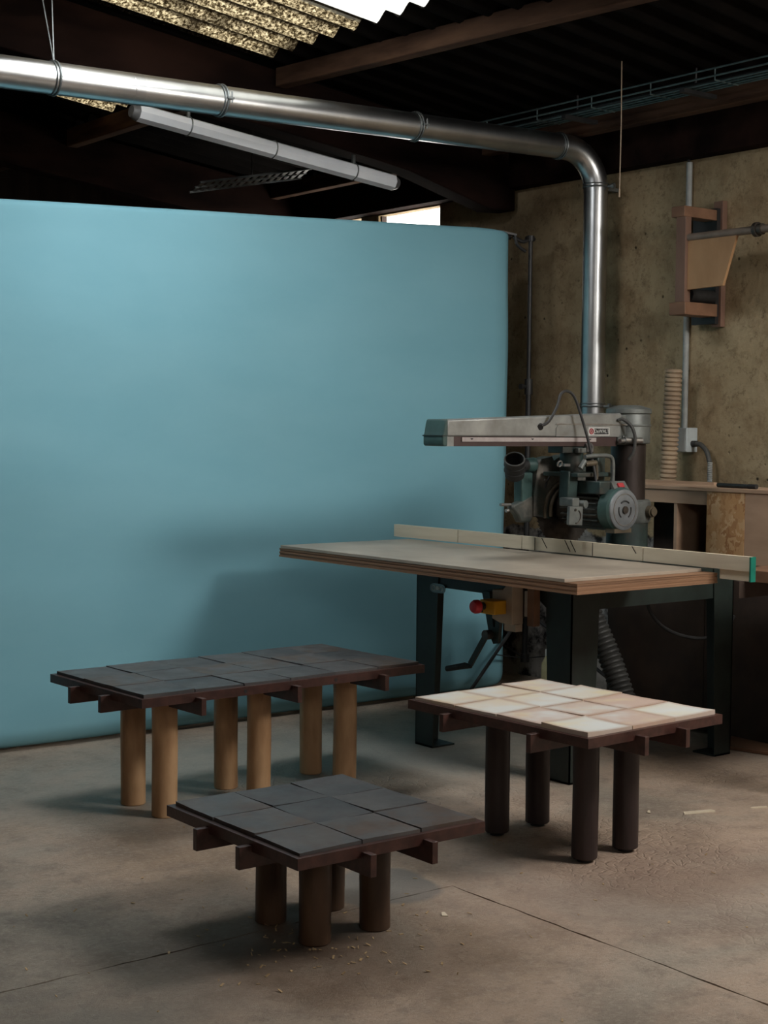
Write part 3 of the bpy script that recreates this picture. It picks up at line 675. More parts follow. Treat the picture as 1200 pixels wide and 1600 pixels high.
# arm: tapered hollow casting, side face towards -y
ya, yb = YA-.062, YA+.062
A0, A1 = 4.155, 5.23
def zt_at(x): return 1.538 + (x-A0)*.0385
arm = MB().prism([(A0, 1.466), (A1, 1.466), (A1, zt_at(A1)), (A0, zt_at(A0))], 'y', ya, yb).build('arm', 'arm_alu', saw, bevel=.008)
MB().prism([(A0+.03, 1.424), (A1-.03, 1.424), (A1-.03, 1.466), (A0+.03, 1.466)], 'y', ya+.004, yb-.004).build('arm_track', 'arm_brown', saw)
MB().box(A0-.005, A0+.04, ya+.002, yb-.002, 1.424, 1.4655).build('track_end', 'arm_alu', saw)
st = MB().box(A0+.085, A1-.17, ya-.0015, ya+.002, 1.444, 1.463).build('scale_strip', 'scale_strip', arm)
for x in (A0+.14, A0+.5, A1-.21): MB().prism([(x-.009, 1.4585), (x+.009, 1.4585), (x, 1.4515)], 'y', ya-.0026, ya-.0012).build('scale_pointer', 'rubber', arm)
MB().prism([(4.80, 1.468), (A1-.02, 1.468), (A1-.02, 1.522), (4.815, 1.522), (4.80, 1.505)], 'y', ya-.003, ya+.001).build('arm_panel', 'arm_alu', arm)
MB().prism([(4.797, 1.5215), (A1+.16, 1.5215), (A1+.16, 1.5275), (4.80, 1.5275)], 'y', ya-.005, ya+.001).build('arm_ridge', 'steel', arm)
pl = MB().box(5.005, 5.145, ya-.0045, ya-.0025, 1.4735, 1.5115).build('maker_plate', 'white_plate', arm)
MB().box(5.044, 5.137, ya-.0056, ya-.0042, 1.479, 1.506).build('plate_field', 'plate_black', pl)
text('DeWALT', .0245, .0006, 'plate_letters', 'white_plate', pl, (5.0905, ya-.0062, 1.4925), (R(90), 0, 0))
lg = MB().ring((5.024, ya-.0050, 1.4925), (0, 1, 0), .0115, .0028, 20, 6).box(5.0205, 5.0275, ya-.0060, ya-.0044, 1.4865, 1.4985).build('plate_logo', 'red_dull', pl)
ec = MB().prism([(A0+.002, 1.424), (A0+.002, zt_at(A0)+.002), (A0-.008, zt_at(A0)+.001), (A0-.014, 1.52), (A0-.022, 1.478), (A0-.026, 1.472), (A0-.026, 1.434), (A0-.02, 1.424)], 'y', ya-.004, yb+.004).build('arm_end_cap', 'green_light', saw, bevel=.007)
MB().box(A0-.0285, A0-.004, ya-.0055, yb+.0055, 1.4665, 1.4715).build('cap_ridge', 'green', ec)
# arm head clamped round the column top
hd = MB().tube([(XC, YA, 1.435), (XC, YA, 1.44), (XC, YA, 1.565), (XC, YA, 1.575), (XC, YA, 1.580), (XC, YA, 1.598), (XC, YA, 1.604), (XC, YA, 1.618)], .1, 32, True, [.097, .102, .102, .098, .108, .108, .10, .05]).build('arm_head', 'grey_cast', saw)
MB().box(A1-.02, XC, ya+.003, yb-.003, 1.43, 1.572).build('head_bridge', 'grey_cast', saw, bevel=.006)
MB().ring((XC, YA, 1.522), (0, 0, 1), .101, .006, 32, 8).build('head_ring', 'grey_cast', hd)
MB().cyl((XC+.09, YA, 1.50), (XC+.13, YA, 1.50), .02, 14).build('head_bolt', 'steel_dark', hd)
for z in (1.452, ): MB().cyl((XC-.12, YA-.085, z), (XC-.02, YA-.10, z-.002), .016, 14).cyl((XC-.15, YA-.085, z-.004), (XC-.12, YA-.085, z-.002), .011, 12).build('lock_lever', 'steel', hd)
MB().box(5.235, 5.27, ya-.006, ya+.004, 1.437, 1.475).build('stop_block', 'grey_cast', saw, bevel=.003)
# carriage under the arm
MB().box(4.86, 5.06, YA-.05, YA+.05, 1.392, 1.426).build('carriage', 'green_machine', saw, bevel=.004)
MB().cyl((4.965, YA, 1.30), (4.965, YA, 1.395), .055, 22).build('yoke_pivot', 'green_machine', saw, bevel=.003)
for x in (4.995, 5.025):
    MB().tube([(x, YA-.07, 1.40), (x, YA-.075, 1.42), (x, YA-.065, 1.432), (x, YA-.05, 1.425)], .0075, 10).build('track_roller', 'steel', saw)
MB().box(4.925, 4.975, YA-.085, YA-.06, 1.393, 1.416).build('track_stop', 'grey_cast', saw, bevel=.003)
# yoke: top plate and two cheeks, D-shaped handle on the near side
MB().box(4.86, 5.08, YA-.145, YA+.08, 1.285, 1.305).build('yoke', 'green_machine', saw, bevel=.004)
MB().prism([(4.842, 1.185), (4.905, 1.185), (4.912, 1.31), (4.85, 1.313)], 'y', YA-.10, YA-.04).build('yoke_cheek', 'green_machine', saw, bevel=.006)
MB().box(5.035, 5.085, YA-.10, YA-.02, 1.10, 1.39).build('yoke_cheek', 'green_machine', saw, bevel=.006)
hn = MB().tube(bez([(4.89, YA-.16, 1.378), (4.95, YA-.165, 1.382), (5.03, YA-.165, 1.382), (5.062, YA-.165, 1.365), (5.068, YA-.165, 1.31), (5.066, YA-.165, 1.25)], 6), .0095, 12).build('yoke_handle', 'grey_cast', saw)
MB().cyl((4.90, YA-.15, 1.345), (4.965, YA-.155, 1.35), .013, 12).build('tilt_lever', 'brass_ring', hn)
MB().tube([(4.965, YA-.155, 1.35), (4.972, YA-.155, 1.30), (4.970, YA-.155, 1.275)], .009, 10).build('lever_arm', 'brass_ring', hn)
MB().cyl((4.87, YA-.15, 1.325), (4.90, YA-.15, 1.36), .012, 12).build('lever_knob', 'grey_cast', hn)
MB().ring((4.815, YA-.075, 1.345), (0, 1, .3), .013, .004, 16, 8).box(4.83, 4.868, YA-.09, YA-.055, 1.333, 1.345).build('lift_eye', 'steel', saw)
# motor: finned body along y, round end cover facing the camera side
MX, MZ = 5.025, 1.140
yd = 4.675
mot = MB().cyl((MX, yd+.06, MZ), (MX, 5.03, MZ), .083, 32).build('motor_body', 'steel_dark', saw)
for i in range(22):
    a = 2*PI*i/22; c, s_ = math.cos(a), math.sin(a)
    MB().bar((MX+c*.088, yd+.085, MZ+s_*.088), (MX+c*.088, 4.985, MZ+s_*.088), .0032, .02, (c, 0, s_)).build('cooling_fin', 'grey_cast', mot)
ecv = MB().tube([(MX, yd+.075, MZ), (MX, yd+.065, MZ), (MX, yd+.012, MZ), (MX, yd+.002, MZ)], .1, 36, True, [.092, .104, .102, .094]).build('end_cover', 'green_light', saw)
MB().tube([(MX, yd+.003, MZ), (MX, yd-.004, MZ), (MX, yd-.007, MZ)], .08, 36, True, [.094, .092, .084]).build('cover_disc', 'disc', ecv)
MB().ring((MX, yd-.0065, MZ), (0, 1, 0), .072, .003, 36, 6).build('disc_rim', 'steel', ecv)
for a0, a1 in ((50, 130), (160, 235), (305, 380)):
    MB().tube([(MX+.040*math.cos(R(a)), yd-.0075, MZ+.040*math.sin(R(a))) for a in range(a0, a1+1, 8)], .0035, 8).build('vent_slot', 'rubber', ecv)
MB().cyl((MX, yd-.006, MZ), (MX, yd-.014, MZ), .017, 18).build('shaft_cap', 'steel_dark', ecv)
MB().box(MX-.06, MX+.05, yd-.002, yd+.055, MZ-.104, MZ-.085).build('cover_foot', 'brass_ring', ecv)
tb = MB().prism([(4.915, 1.21), (5.055, 1.21), (5.055, 1.262), (5.045, 1.268), (4.915, 1.268)], 'y', yd+.045, yd+.20).build('terminal_box', 'green_machine', saw, bevel=.004)
MB().add([(4.985, yd+.045, 1.269), (5.075, yd+.045, 1.269), (5.078, yd+.012, 1.225), (4.982, yd+.012, 1.225), (4.985, yd+.055, 1.262), (5.075, yd+.055, 1.262), (5.078, yd+.03, 1.218), (4.982, yd+.03, 1.218)],
         [(0, 1, 2, 3), (4, 5, 6, 7), (0, 1, 5, 4), (1, 2, 6, 5), (2, 3, 7, 6), (3, 0, 4, 7)]).build('switch_panel', 'grey_cast', saw)
MB().bar((5.012, yd+.026, 1.249), (5.048, yd+.026, 1.249), .022, .010, (0, -.8, .6)).build('red_switch', 'red_dull', tb)['label'] = 'red rocker switch'
tp = MB().prism([(4.765, 1.075), (4.85, 1.07), (4.853, 1.155), (4.77, 1.158)], 'y', YA-.19, YA-.172).build('tilt_plate', 'grey_cast', saw, bevel=.003)
MB().tube([(4.81+.026*math.cos(R(a)), YA-.192, 1.112+.03*math.sin(R(a))) for a in range(-100, 61, 10)], .003, 8).cyl((4.803, YA-.189, 1.142), (4.803, YA-.195, 1.142), .006, 10).build('tilt_scale', 'steel_dark', tp)
MB().box(4.79, 4.835, YA-.185, YA-.10, 1.155, 1.195).build('tilt_bracket', 'grey_cast', saw, bevel=.005)
MB().cyl((4.86, YA-.13, 1.165), (4.87, YA-.19, 1.165), .018, 14).build('tilt_bolt', 'grey_cast', saw)
# blade and guard, on the far side of the motor
YB = 5.075
bm_ = []
for i in range(60):
    for rr, da in ((.176, 0), (.186, .0), (.180, .07)):
        a = 2*PI*(i+da*5)/60; bm_.append((5.045+rr*math.cos(a), 1.13+rr*math.sin(a)))
MB().prism(bm_, 'y', YB-.0015, YB+.0015).build('saw_blade', 'steel_dark', saw)
arc = [(5.045+.205*math.cos(R(a)), 1.165+.215*math.sin(R(a))) for a in range(-8, 121, 8)]
gp = arc + [(4.93, 1.372), (4.865, 1.36), (4.845, 1.335), (4.82, 1.20), (4.822, 1.10), (4.92, 1.085), (4.93, 1.13), (4.97, 1.19), (5.05, 1.215), (5.14, 1.18), (5.19, 1.12)]
g = MB().prism(gp, 'y', YB-.033, YB-.027).prism(gp, 'y', YB+.03, YB+.036)
outer = arc + [(4.93, 1.372), (4.865, 1.36), (4.845, 1.335), (4.82, 1.20), (4.822, 1.10)]
for (p, q) in zip(outer, outer[1:]): g.bar((p[0], YB+.0015, p[1]), (q[0], YB+.0015, q[1]), .066, .005, (q[1]-p[1], 0, p[0]-q[0]))
gd = g.build('blade_guard', 'guard_dust', saw)
MB().tube([(5.02+.135*math.cos(R(a)), YB-.036, 1.12+.135*math.sin(R(a))) for a in range(95, 200, 7)], .009, 10).build('guard_ring', 'brass_ring', gd)
MB().tube([(5.02+.108*math.cos(R(a)), YB-.045, 1.12+.108*math.sin(R(a))) for a in range(95, 200, 7)], .010, 10).build('guard_inner_ring', 'brass_ring', gd)
MB().tube([(4.885+.0*i, YB-.0345, 1.23) for i in (0,)]+[(4.90, YB-.0345, 1.262), (4.918, YB-.0345, 1.285)], .005, 8).build('guard_slot', 'rubber', gd)
MB().cyl((4.885, YB-.03, 1.265), (4.885, YB-.041, 1.265), .007, 10).build('guard_screw', 'steel', gd)
MB().box(4.752, 4.822, YB-.02, YB+.035, 1.16, 1.30).build('guard_chute', 'green_light', saw, bevel=.006)
MB().prism([(4.83, 1.20), (4.76, 1.172), (4.70, 1.152), (4.695, 1.135), (4.73, 1.105), (4.75, 1.07), (4.81, 1.07), (4.83, 1.10)], 'y', YB-.022, YB+.022).build('guard_nose', 'guard_dust', saw, bevel=.008)
MB().cyl((4.70, YB, 1.153), (4.635, YB-.005, 1.155), .008, 10).cyl((4.66, YB-.03, 1.13), (4.645, YB-.03, 1.128), .008, 10).build('kickback_rod', 'steel', saw)
sp = MB().cyl((4.84, YB, 1.335), (4.775, YB, 1.335), .035, 18, .028).build('dust_spout', 'green_light', saw)
ca = Vector((-.46, -.48, .75)).normalized(); cc = Vector((4.715, YB-.01, 1.325))
MB().tube([cc-ca*.055, cc-ca*.05, cc+ca*.05], .04, 24, False, [.030, .045, .049]).tube([cc-ca*.04, cc+ca*.05], .04, 24, False, [.038, .042]).cyl(cc-ca*.056, cc-ca*.04, .037, 24).cyl((4.79, YB-.002, 1.335), (4.755, YB-.006, 1.33), .030, 16).build('dust_cup', 'rubber', sp)
MB().ring(cc+ca*.05, ca, .045, .004, 28, 8).build('cup_rim', 'hose_grey', sp)
for u in (.02, -.015): MB().ring(cc+ca*u, ca, .0475, .0025, 24, 6).build('cup_rib', 'rubber', sp)
# power cable looping from the arm down to the motor
cb = MB().tube(bez([(4.70, ya-.003, 1.512), (4.735, ya-.02, 1.535), (4.775, ya-.03, 1.60), (4.80, ya-.03, 1.66), (4.845, ya-.03, 1.672), (4.885, ya-.035, 1.64), (4.92, ya-.05, 1.54), (4.945, ya-.07, 1.43), (4.95, ya-.10, 1.31), (4.945, ya-.13, 1.215), (4.965, ya-.15, 1.185), (4.995, ya-.15, 1.18)], 8), .0065, 10).build('power_cable', 'cable', saw)
MB().cyl((4.695, ya-.008, 1.508), (4.705, ya+.002, 1.515), .014, 12).build('cable_gland', 'rubber', saw)
MB().tube(bez([(5.20, ya-.004, 1.545), (5.215, ya-.02, 1.55), (5.245, ya-.045, 1.52), (5.262, ya-.055, 1.47), (5.262, ya-.05, 1.40), (5.25, ya-.03, 1.36)], 8), .008, 10).build('head_cable', 'hose_grey', saw)
# elevating crank below the front rail
ck = MB().prism([(5.015, .775), (4.965, .775), (4.935, .62), (4.925, .62), (4.915, .775), (4.88, .775), (4.905, .55), (4.935, .545), (4.965, .59)], 'x', SX0-.012, SX0+.006).build('crank_bracket', 'green', saw)
MB().cyl((SX0-.045, 4.955, .585), (SX0+.03, 4.955, .585), .022, 16).build('crank_boss', 'steel_dark', ck)
MB().bar((SX0-.035, 4.955, .585), (SX0-.035, 5.06, .44), .026, .012, (1, 0, 0)).build('crank_arm', 'green', ck)
MB().tube([(SX0-.035, 5.055, .432), (SX0-.04, 5.09, .43), (SX0-.05, 5.205, .402)], .014, 12, True, [.010, .015, .013]).build('crank_grip', 'rubber', ck)

# ------------------------------------------------------------------ emergency stop box below the worktop
t = thing('switch_box', 'cream switch box with red emergency stop under worktop', 'switch', (4.43, 4.79, .64))
MB().prism([(4.865, .800), (4.865, .672), (4.815, .658), (4.735, .655), (4.735, .838), (4.765, .838), (4.80, .803)], 'x', 4.405, 4.47).build('body', 'cream_box', t, bevel=.004)
MB().box(4.47, 4.4895, 4.745, 4.855, .68, .82).build('mount', 'dark_wood', t)
y_ = MB().box(4.335, 4.405, 4.772, 4.868, .700, .760).build('guard_block', 'yellow', t, bevel=.004); y_['label'] = 'yellow emergency stop housing'
MB().box(4.33, 4.3365, 4.845, 4.866, .706, .748).build('insert', 'rubber', y_)
MB().cyl((4.34, 4.842, .733), (4.30, 4.842, .733), .017, 14).build('stem', 'rubber', y_)
MB().tube([(4.305, 4.842, .733), (4.303, 4.842, .733), (4.285, 4.842, .733), (4.274, 4.842, .733), (4.270, 4.842, .733)], .03, 24, True, [.024, .030, .030, .024, .012]).build('stop_button', 'red', t)['label'] = 'red mushroom button'
MB().box(4.42, 4.46, 4.73, 4.80, .625, .656).build('cable_glands', 'cream_box', t)
o = MB().box(4.45, 4.487, 4.648, 4.69, .655, .868).build('wooden_batten', 'wood_mid', bevel=.002); tag(o, 'short brown wooden batten hanging beside the switch box', 'batten')
o = MB().box(4.47, 4.486, 4.70, 4.728, .69, .80).build('switch_label_plate', 'white_plate'); tag(o, 'narrow pale plate between switch box and batten', 'plate')

# ------------------------------------------------------------------ silver extraction duct
t = thing('extraction_duct', 'silver spiral extraction duct along ceiling and down the wall', 'duct', (6.12, 5.95, 1.52))
DX, DY, DR = 6.12, 5.945, .067
MB().tube([(DX, DY, 1.52), (DX, DY, 2.84)], DR, 36, False).build('duct_section', 'galv', t)
el = []
cz, cr = 2.85, .20
for i in range(0, 9):
    a = R(90*i/8); el.append((DX-cr+cr*math.cos(a), DY+.045*(i/8), cz+cr*math.sin(a)))
el = [(DX, DY, 2.82)] + el + [(DX-cr-.04, DY+.05, cz+cr)]
MB().tube(el, DR+.002, 36, False).build('elbow', 'galv', t)
P0 = Vector((DX-cr-.02, DY+.05, 3.052)); P1 = Vector((2.2, 6.02, 2.962)); Dd = (P1-P0)
def along(x): return P0 + Dd*((x-P0.x)/Dd.x)
for a, b, rr in ((P0.x, 4.87, DR), (4.87, 3.30, DR+.0008), (3.30, 2.2, DR+.0016)):
    MB().tube([along(a), along(b)], rr, 36, False).build('duct_section', 'galv', t)
def clampring(c, ax, r, lug):
    c = Vector(c); o = MB().ring(c, ax, r+.003, .0048, 36, 8).ring(c+Vector(ax).normalized()*.016, ax, r+.003, .003, 36, 8).build('clamp_ring', 'galv_dull', t)
    if lug: MB().cyl(c+Vector(lug)*(r+.002), c+Vector(lug)*(r+.045), .008, 10).cyl(c+Vector(lug)*(r+.03), c+Vector(lug)*(r+.045), .017, 12).build('clamp_bolt', 'galv_dull', o)
for x in (2.89, 3.72, 4.87): clampring(along(x), Dd, DR+.002, None)
clampring(along(5.88), Dd, DR+.001, None)
for x in (3.72, 4.87):
    c = along(x); MB().box(c.x-.01, c.x+.02, c.y-DR-.02, c.y-DR-.002, c.z-.004, c.z+.004).cyl((c.x+.012, c.y-DR-.012, c.z-.02), (c.x+.012, c.y-DR-.012, c.z+.03), .004, 8).build('clamp_screw', 'galv_dull', t)
clampring((DX, DY, 2.845), (0, 0, 1), DR+.002, (.3, -.954, 0)); clampring((DX, DY, 1.63), (0, 0, 1), DR, (.3, -.954, 0))
c = along(2.89); MB().tube([c+Vector((0, 0, DR)), c+Vector((-.03, .05, DR+.28))], .003, 6).tube([c+Vector((0, 0, DR)), c+Vector((.02, .06, DR+.28))], .003, 6).build('hanging_wire', 'galv_dull', t)
MB().ring(along(3.25), Dd, DR+.0005, .0018, 36, 6).build('seam', 'galv', t)
MB().box(DX+.04, XW-.001, DY-.012, DY+.012, 1.62, 1.64).box(DX+.04, XW-.001, DY-.012, DY+.012, 2.835, 2.855).build('wall_bracket', 'galv_dull', t)

# ------------------------------------------------------------------ tubular lamp under the rafter
t = thing('tube_lamp', 'unlit white tubular batten lamp below the ceiling beam', 'lamp', (4.5, 6.76, 2.9))
L0 = Vector((3.70, 6.765, 3.062)); L1 = Vector((5.325, 6.765, 2.888))
MB().tube([L0, L1], .046, 8, True).build('cover', 'lamp_white', t)
dl = (L1-L0).normalized()
for p, s in ((L0, -1), (L1, 1)): MB().cyl(p+dl*s*.002, p+dl*s*.035, .044, 16, .03).build('end_cap', 'lamp_cap', t)
for u in (.18, .83, .5):
    p = L0.lerp(L1, u); o = MB().ring(p, dl, .047, .0035, 24, 6).build('clip', 'galv_dull', t)
    x = p.x; zb = min(roof_z(x)-.33, 3.0 if x > 5.0 else 9) + .01
    if u != .5: MB().box(x-.008, x+.008, 6.757, 6.773, p.z+.04, zb if x < 5.0 else 3.01).build('hanger', 'galv_dull', o)

# ------------------------------------------------------------------ cable tray, pull wire, far grating
t = thing('cable_tray', 'dark wire cable tray under the roof along right wall', 'cable tray', (5.7, 4.5, 3.07))
for i, (x, z) in enumerate(((5.62, 3.20), (5.62, 3.165), (5.66, 3.145), (5.70, 3.145), (5.74, 3.145), (5.79, 3.15), (5.79, 3.185))):
    MB().tube([(x, 2.9, z), (x, 6.45, z)], .005, 8).build('wire', 'cable_teal', t)
for i in range(9):
    y = 3.1+i*.4; MB().tube([(5.62, y, 3.205), (5.62, y, 3.145), (5.79, y, 3.145), (5.79, y, 3.19)], .004, 6).build('cross_wire', 'cable_teal', t)
for y in (4.9, 5.7, 3.4): MB().box(5.62, 5.86, y-.015, y+.015, 3.12, 3.14).build('bracket', 'black_metal', t); MB().cyl((5.72, y, 3.14), (5.72, y, roof_z(5.72)), .005, 8).build('hanger_rod', 'black_metal', t)
MB().tube(bez([(5.68, 2.9, 3.16), (5.69, 4.2, 3.158), (5.67, 5.4, 3.16), (5.69, 6.4, 3.158)], 6), .009, 8).build('tray_cable', 'cable', t)
o = MB().tube([(5.45, 5.135, roof_z(5.45)), (5.452, 5.133, 3.0), (5.45, 5.135, 2.642)], .0028, 8).cyl((5.45, 5.135, 2.632), (5.45, 5.135, 2.67), .0042, 8).build('hanging_rod', 'hose_tan'); tag(o, 'thin pale rod hanging from roof beside the duct elbow', 'rod')
t = thing('ladder_tray', 'perforated metal tray under far roof above the backdrop', 'cable tray', (5.0, 7.75, 2.9))
G0, G1 = Vector((4.62, 7.75, 2.905)), Vector((5.42, 7.75, 3.075))
GT = Vector((0, .06, -.022))
MB().bar(G0-GT, G1-GT, .01, .012).bar(G0+GT, G1+GT, .01, .012).bar(G0, G1, .008, .01).build('side_rail', 'galv_dull', t)
for i in range(15):
    p = G0.lerp(G1, (i+.5)/15); MB().bar(p-GT, p+GT, .022, .004).build('rung', 'galv', t)
MB().cyl(G0.lerp(G1, .5)+Vector((0, 0, 0)), G0.lerp(G1, .5)+Vector((0, 0, .30)), .005, 8).build('hanger_rod', 'black_metal', t)

# ------------------------------------------------------------------ things on the right wall
o = MB().cyl((6.278, 5.41, 1.515), (6.278, 5.41, 2.93), .0165, 16).build('wall_conduit', 'conduit'); tag(o, 'thin grey conduit pipe running down the plaster wall', 'pipe')
o = MB().tube(bez([(6.278, 5.41, 2.925), (6.275, 5.42, 2.955), (6.26, 5.435, 3.0)], 6), .008, 8).build('conduit_cable', 'cable'); tag(o, 'short black cable leaving the top of the grey conduit', 'cable')
t = thing('junction_box', 'pale grey junction box on wall below the conduit', 'junction box', (6.26, 5.375, 1.375))
jb = MB().box(6.215, 6.299, 5.335, 5.435, 1.385, 1.515).build('box', 'grey_box', t, bevel=.003)
MB().box(6.2105, 6.215, 5.338, 5.432, 1.389, 1.511).build('lid', 'grey_box', jb)
MB().cyl((6.258, 5.335, 1.43), (6.258, 5.305, 1.43), .017, 14).build('gland', 'rubber', t)
MB().tube(bez([(6.255, 5.31, 1.43), (6.25, 5.27, 1.425), (6.245, 5.225, 1.39), (6.24, 5.20, 1.335)], 6), .013, 10).build('cable', 'hose_grey', t)
pts = []; rs = []
for i in range(34): z = 1.335-.0048*i; pts.append((6.24, 5.197, z)); rs.append(.0145 if i % 2 else .0115)
MB().tube(pts, .013, 12, True, rs).build('flexible_conduit', 'conduit', t)
def ribbed(name, path, r, step, mat, label, amp=.009):
    p = bez(path, 24); out = [p[0]]; acc = 0
    L = sum((b-a).length for a, b in zip(p, p[1:])); n = int(L/step)*3; d = []
    c = [0]
    for a, b in zip(p, p[1:]): c.append(c[-1]+(b-a).length)
    pts = []; rs = []; j = 0
    for i in range(n+1):
        s_ = L*i/n
        while j < len(c)-2 and c[j+1] < s_: j += 1
        t_ = (s_-c[j])/max(1e-6, c[j+1]-c[j]); pts.append(p[j].lerp(p[j+1], min(1, t_))); rs.append(r-amp if i % 3 == 0 else r)
    o = MB().tube(pts, r, 16, True, rs).build(name, mat); return tag(o, label, 'hose')
ribbed('ribbed_hose', [(6.145, 5.375, 1.825), (6.145, 5.39, 1.5), (6.145, 5.405, 1.2), (6.14, 5.43, .9), (6.14, 5.45, .45), (6.14, 5.46, .06)], .046, .024, 'hose_tan', 'tan ribbed dust hose standing upright against the plaster wall')
ribbed('ribbed_hose', [(5.60, 5.62, .80), (5.63, 5.57, .70), (5.66, 5.47, .52), (5.69, 5.36, .30), (5.70, 5.25, .065)], .062, .026, 'hose_grey', 'dark ribbed hose slanting down behind the saw stand')
o = MB().tube(bez([(5.45, 4.95, .80), (5.50, 4.93, .62), (5.56, 4.86, .53), (5.64, 4.74, .50), (5.70, 4.64, .54), (5.72, 4.60, .62)], 8), .009, 8).build('loose_cable', 'cable'); tag(o, 'black cable sagging behind the saw stand at right', 'cable')
# wooden clamp bracket with pipe
t = thing('clamp_bracket', 'wooden wall bracket with grey pipe and plywood gusset', 'bracket', (6.2, 5.1, 2.05))
MB().box(6.262, 6.298, 5.165, 5.225, 2.045, 2.70).build('back_board', 'wood_pink', t, bevel=.002)
MB().box(6.235, 6.262, 5.18, 5.34, 2.06, 2.66).build('black_plate', 'plate_black', t)
MB().box(5.98, 6.235, 5.180, 5.268, 2.595, 2.650).build('top_block', 'wood_mid', t, bevel=.003)
MB().box(5.98, 6.235, 5.165, 5.272, 2.095, 2.160).build('bottom_block', 'wood_mid', t, bevel=.003)
MB().box(5.985, 6.03, 5.175, 5.238, 2.160, 2.595).build('upright', 'wood_pink', t, bevel=.002)
MB().prism([(5.175, 2.475), (4.862, 2.475), (4.945, 2.228), (5.175, 2.222)], 'x', 6.004, 6.022).build('gusset', 'ply_board', t, bevel=.001)
MB().cyl((6.012, 5.175, 2.488), (6.012, 4.25, 2.486), .0195, 18).build('pipe', 'old_pipe', t)
MB().cyl((6.012, 4.755, 2.487), (6.012, 4.735, 2.487), .036, 20).cyl((6.012, 4.74, 2.487), (6.012, 4.71, 2.487), .028, 20).build('flange', 'steel_dark', t)
MB().box(5.96, XW-.002, 4.26, 4.30, 2.44, 2.52).build('far_support', 'wood_mid', t)
MB().cyl((6.05, 5.205, 2.20), (6.235, 5.205, 2.20), .035, 16).build('spacer', 'rubber', t)

# ------------------------------------------------------------------ bench unit along the wall
t = thing('wall_bench', 'wooden wall bench with chipboard panel and open dark bay', 'bench', (5.95, 4.7, 0))
BX = 5.80
def bp_(name, mb, mat, **k): return mb.build(name, mat, t, **k)
bp_('top_board', MB().box(BX-.01, 6.08, 3.85, 5.50, 1.203, 1.222), 'bench_wood', bevel=.002)
bp_('back_ledge', MB().box(6.06, 6.085, 5.02, 5.50, 1.222, 1.236), 'bench_wood')
bp_('apron', MB().box(BX, BX+.018, 4.842, 5.50, 1.135, 1.203), 'bench_wood', bevel=.0015)
bp_('divider', MB().box(BX+.004, 6.06, 5.038, 5.058, .86, 1.135), 'bench_wood')
bp_('shade_panel', MB().box(BX+.001, BX+.013, 4.846, 5.48, .02, .85), 'dark_wood')  # dark panel added across the bay, standing in for shade below
bp_('end_panel', MB().box(BX+.004, 6.06, 5.482, 5.50, .0, 1.203), 'dark_wood')
bp_('back_panel', MB().box(6.06, 6.072, 3.85, 5.42, .0, 1.203), 'dark_wood')
bp_('chipboard_panel', MB().box(BX-.004, BX+.012, 4.612, 4.842, .86, 1.202), 'osb')['label'] = 'orange chipboard panel'
bp_('plywood_panel', MB().box(BX-.002, BX+.012, 3.87, 4.610, .86, 1.202), 'bench_wood')
bp_('shade_panel', MB().box(BX, BX+.012, 3.87, 4.842, .02, .858), 'dark_wood')  # lower bench front lies in shadow, its shade put into the dark wood
bp_('end_panel', MB().box(BX+.012, 6.06, 3.85, 3.868, .0, 1.203), 'bench_wood')
bp_('shelf', MB().box(BX+.02, 6.06, 3.868, 5.03, .50, .518), 'dark_wood')
t = thing('bar_tool', 'black metal bar tool lying on the wall bench', 'tool', (5.84, 4.7, 1.222))
MB().cyl((5.85, 4.82, 1.234), (5.835, 4.615, 1.234), .011, 12).build('shaft', 'tool_black', t); MB().cyl((5.835, 4.62, 1.234), (5.832, 4.57, 1.234), .012, 12).build('grip', 'rubber', t)
# side table and dark cabinet by the fence end
t = thing('side_table', 'dark side table with thick plank top right of fence end', 'table', (5.45, 3.85, 0))
MB().box(5.14, 5.79, 3.55, 4.14, .862, .912).build('plank_top', 'wood_mid', t, bevel=.003)
MB().box(5.105, 5.79, 4.08, 4.10, .79, .862).build('apron', 'dark_wood', t); MB().box(5.105, 5.79, 3.60, 3.62, .79, .862).build('apron', 'dark_wood', t)
for x, y in ((5.74, 3.63), (5.74, 4.03), (5.16, 3.63)): MB().box(x-.03, x+.03, y-.03, y+.03, 0, .862).build('leg', 'dark_wood', t)
o = MB().box(5.62, 6.05, 4.30, 4.66, .002, .018).build('floor_board', 'wood_mid', bevel=.002); o.rotation_euler = (0, 0, R(14)); tag(o, 'brown board lying on floor at the right edge', 'board')
# odds and ends below the saw, against the wall
t = thing('spray_bottle', 'small pale yellow bottle on floor behind saw stand', 'bottle', (6.05, 6.2, 0))
MB().tube([(6.05, 6.2, 0), (6.05, 6.2, .01), (6.05, 6.2, .15), (6.05, 6.2, .19), (6.05, 6.2, .20)], .035, 16, True, [.033, .036, .036, .016, .014]).build('body', 'bottle', t); MB().cyl((6.05, 6.2, .198), (6.05, 6.2, .235), .016, 12).build('cap', 'white_plate', t)

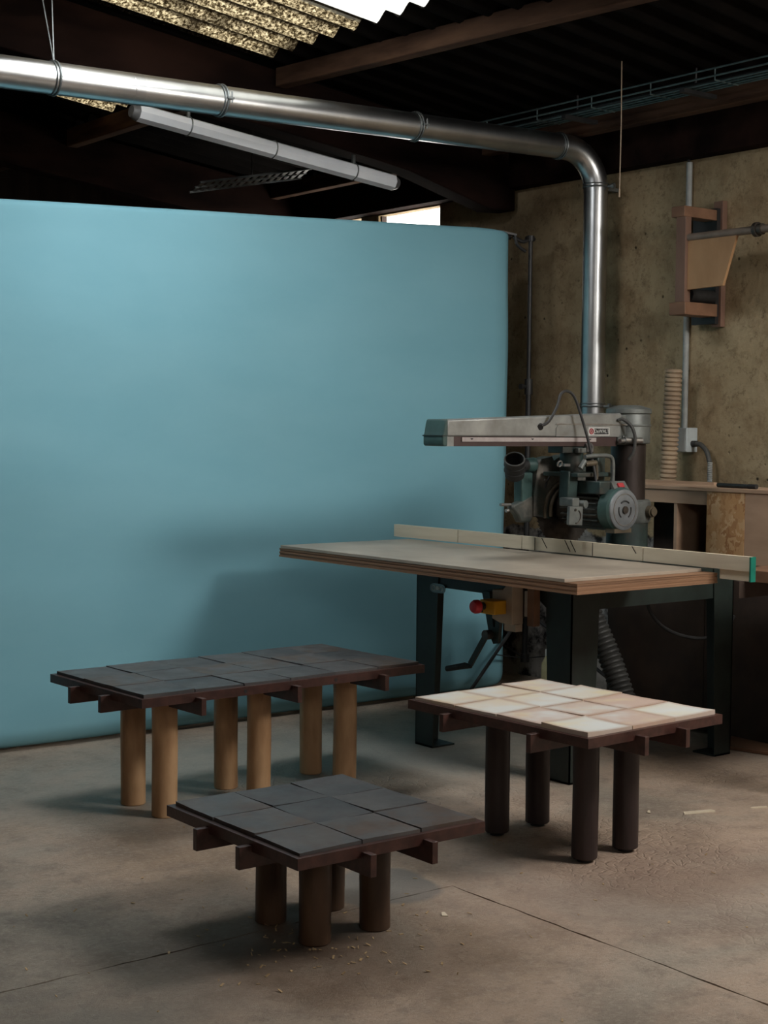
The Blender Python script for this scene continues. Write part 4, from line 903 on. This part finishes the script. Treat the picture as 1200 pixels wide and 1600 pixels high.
# ------------------------------------------------------------------ floor litter
def scrap(x, y, a, l, wd, label, h=.003):
    o = MB().add([(-l/2, -wd/2, 0), (l/2, -wd*.2, 0), (l/2*.9, wd*.4, 0), (-l/2*.8, wd/2, 0), (-l/2, -wd/2, h), (l/2, -wd*.2, h*2), (l/2*.9, wd*.4, h*2), (-l/2*.8, wd/2, h)],
                 [(0, 3, 2, 1), (4, 5, 6, 7), (0, 1, 5, 4), (1, 2, 6, 5), (2, 3, 7, 6), (3, 0, 4, 7)]).build('wood_scrap', 'white_wood', org=(0, 0, 0))
    o.location = (x, y, .0005); o.rotation_euler = (0, 0, a); return tag(o, label, 'scrap')
scrap(4.578, 3.835, R(-22), .14, .035, 'flat pale wood offcut on floor right of cream-tiled table')
scrap(4.83, 3.74, R(-30), .07, .012, 'thin pale splinter on floor at right edge of picture')
scrap(4.42, 3.95, R(40), .03, .012, 'tiny pale splinter on floor left of the flat offcut')
scrap(2.965, 3.475, R(60), .028, .018, 'pale wood crumb on floor right of the low square table')
mb = MB(); rng = random.Random(4)
def chip(x, y):
    l, wd, a = rng.uniform(.002, .008), rng.uniform(.001, .0035), rng.uniform(0, PI); c, s_ = math.cos(a), math.sin(a); z = rng.uniform(.001, .006); tw = rng.uniform(0, .006)
    vs = []
    for zz in (0.0005, .0018):
        for u, v, e in ((-1, -1, 0), (1, -1, 1), (1, 1, 1), (-1, 1, 0)): vs.append((x+u*l*c-v*wd*s_, y+u*l*s_+v*wd*c, zz+tw*e))
    mb.add(vs, [(0, 3, 2, 1), (4, 5, 6, 7), (0, 1, 5, 4), (1, 2, 6, 5), (2, 3, 7, 6), (3, 0, 4, 7)])
for _ in range(60): chip(rng.gauss(2.40, .14), rng.gauss(3.52, .13))
for _ in range(30): chip(rng.gauss(2.62, .2), rng.gauss(3.40, .16))
for _ in range(70): chip(rng.uniform(1.7, 4.2), rng.uniform(2.5, 5.2))
o = mb.build('wood_shavings', 'chips', org=(0, 0, 0)); tag(o, 'pale wood shavings scattered on the floor round the tables', 'shavings', kind='stuff')
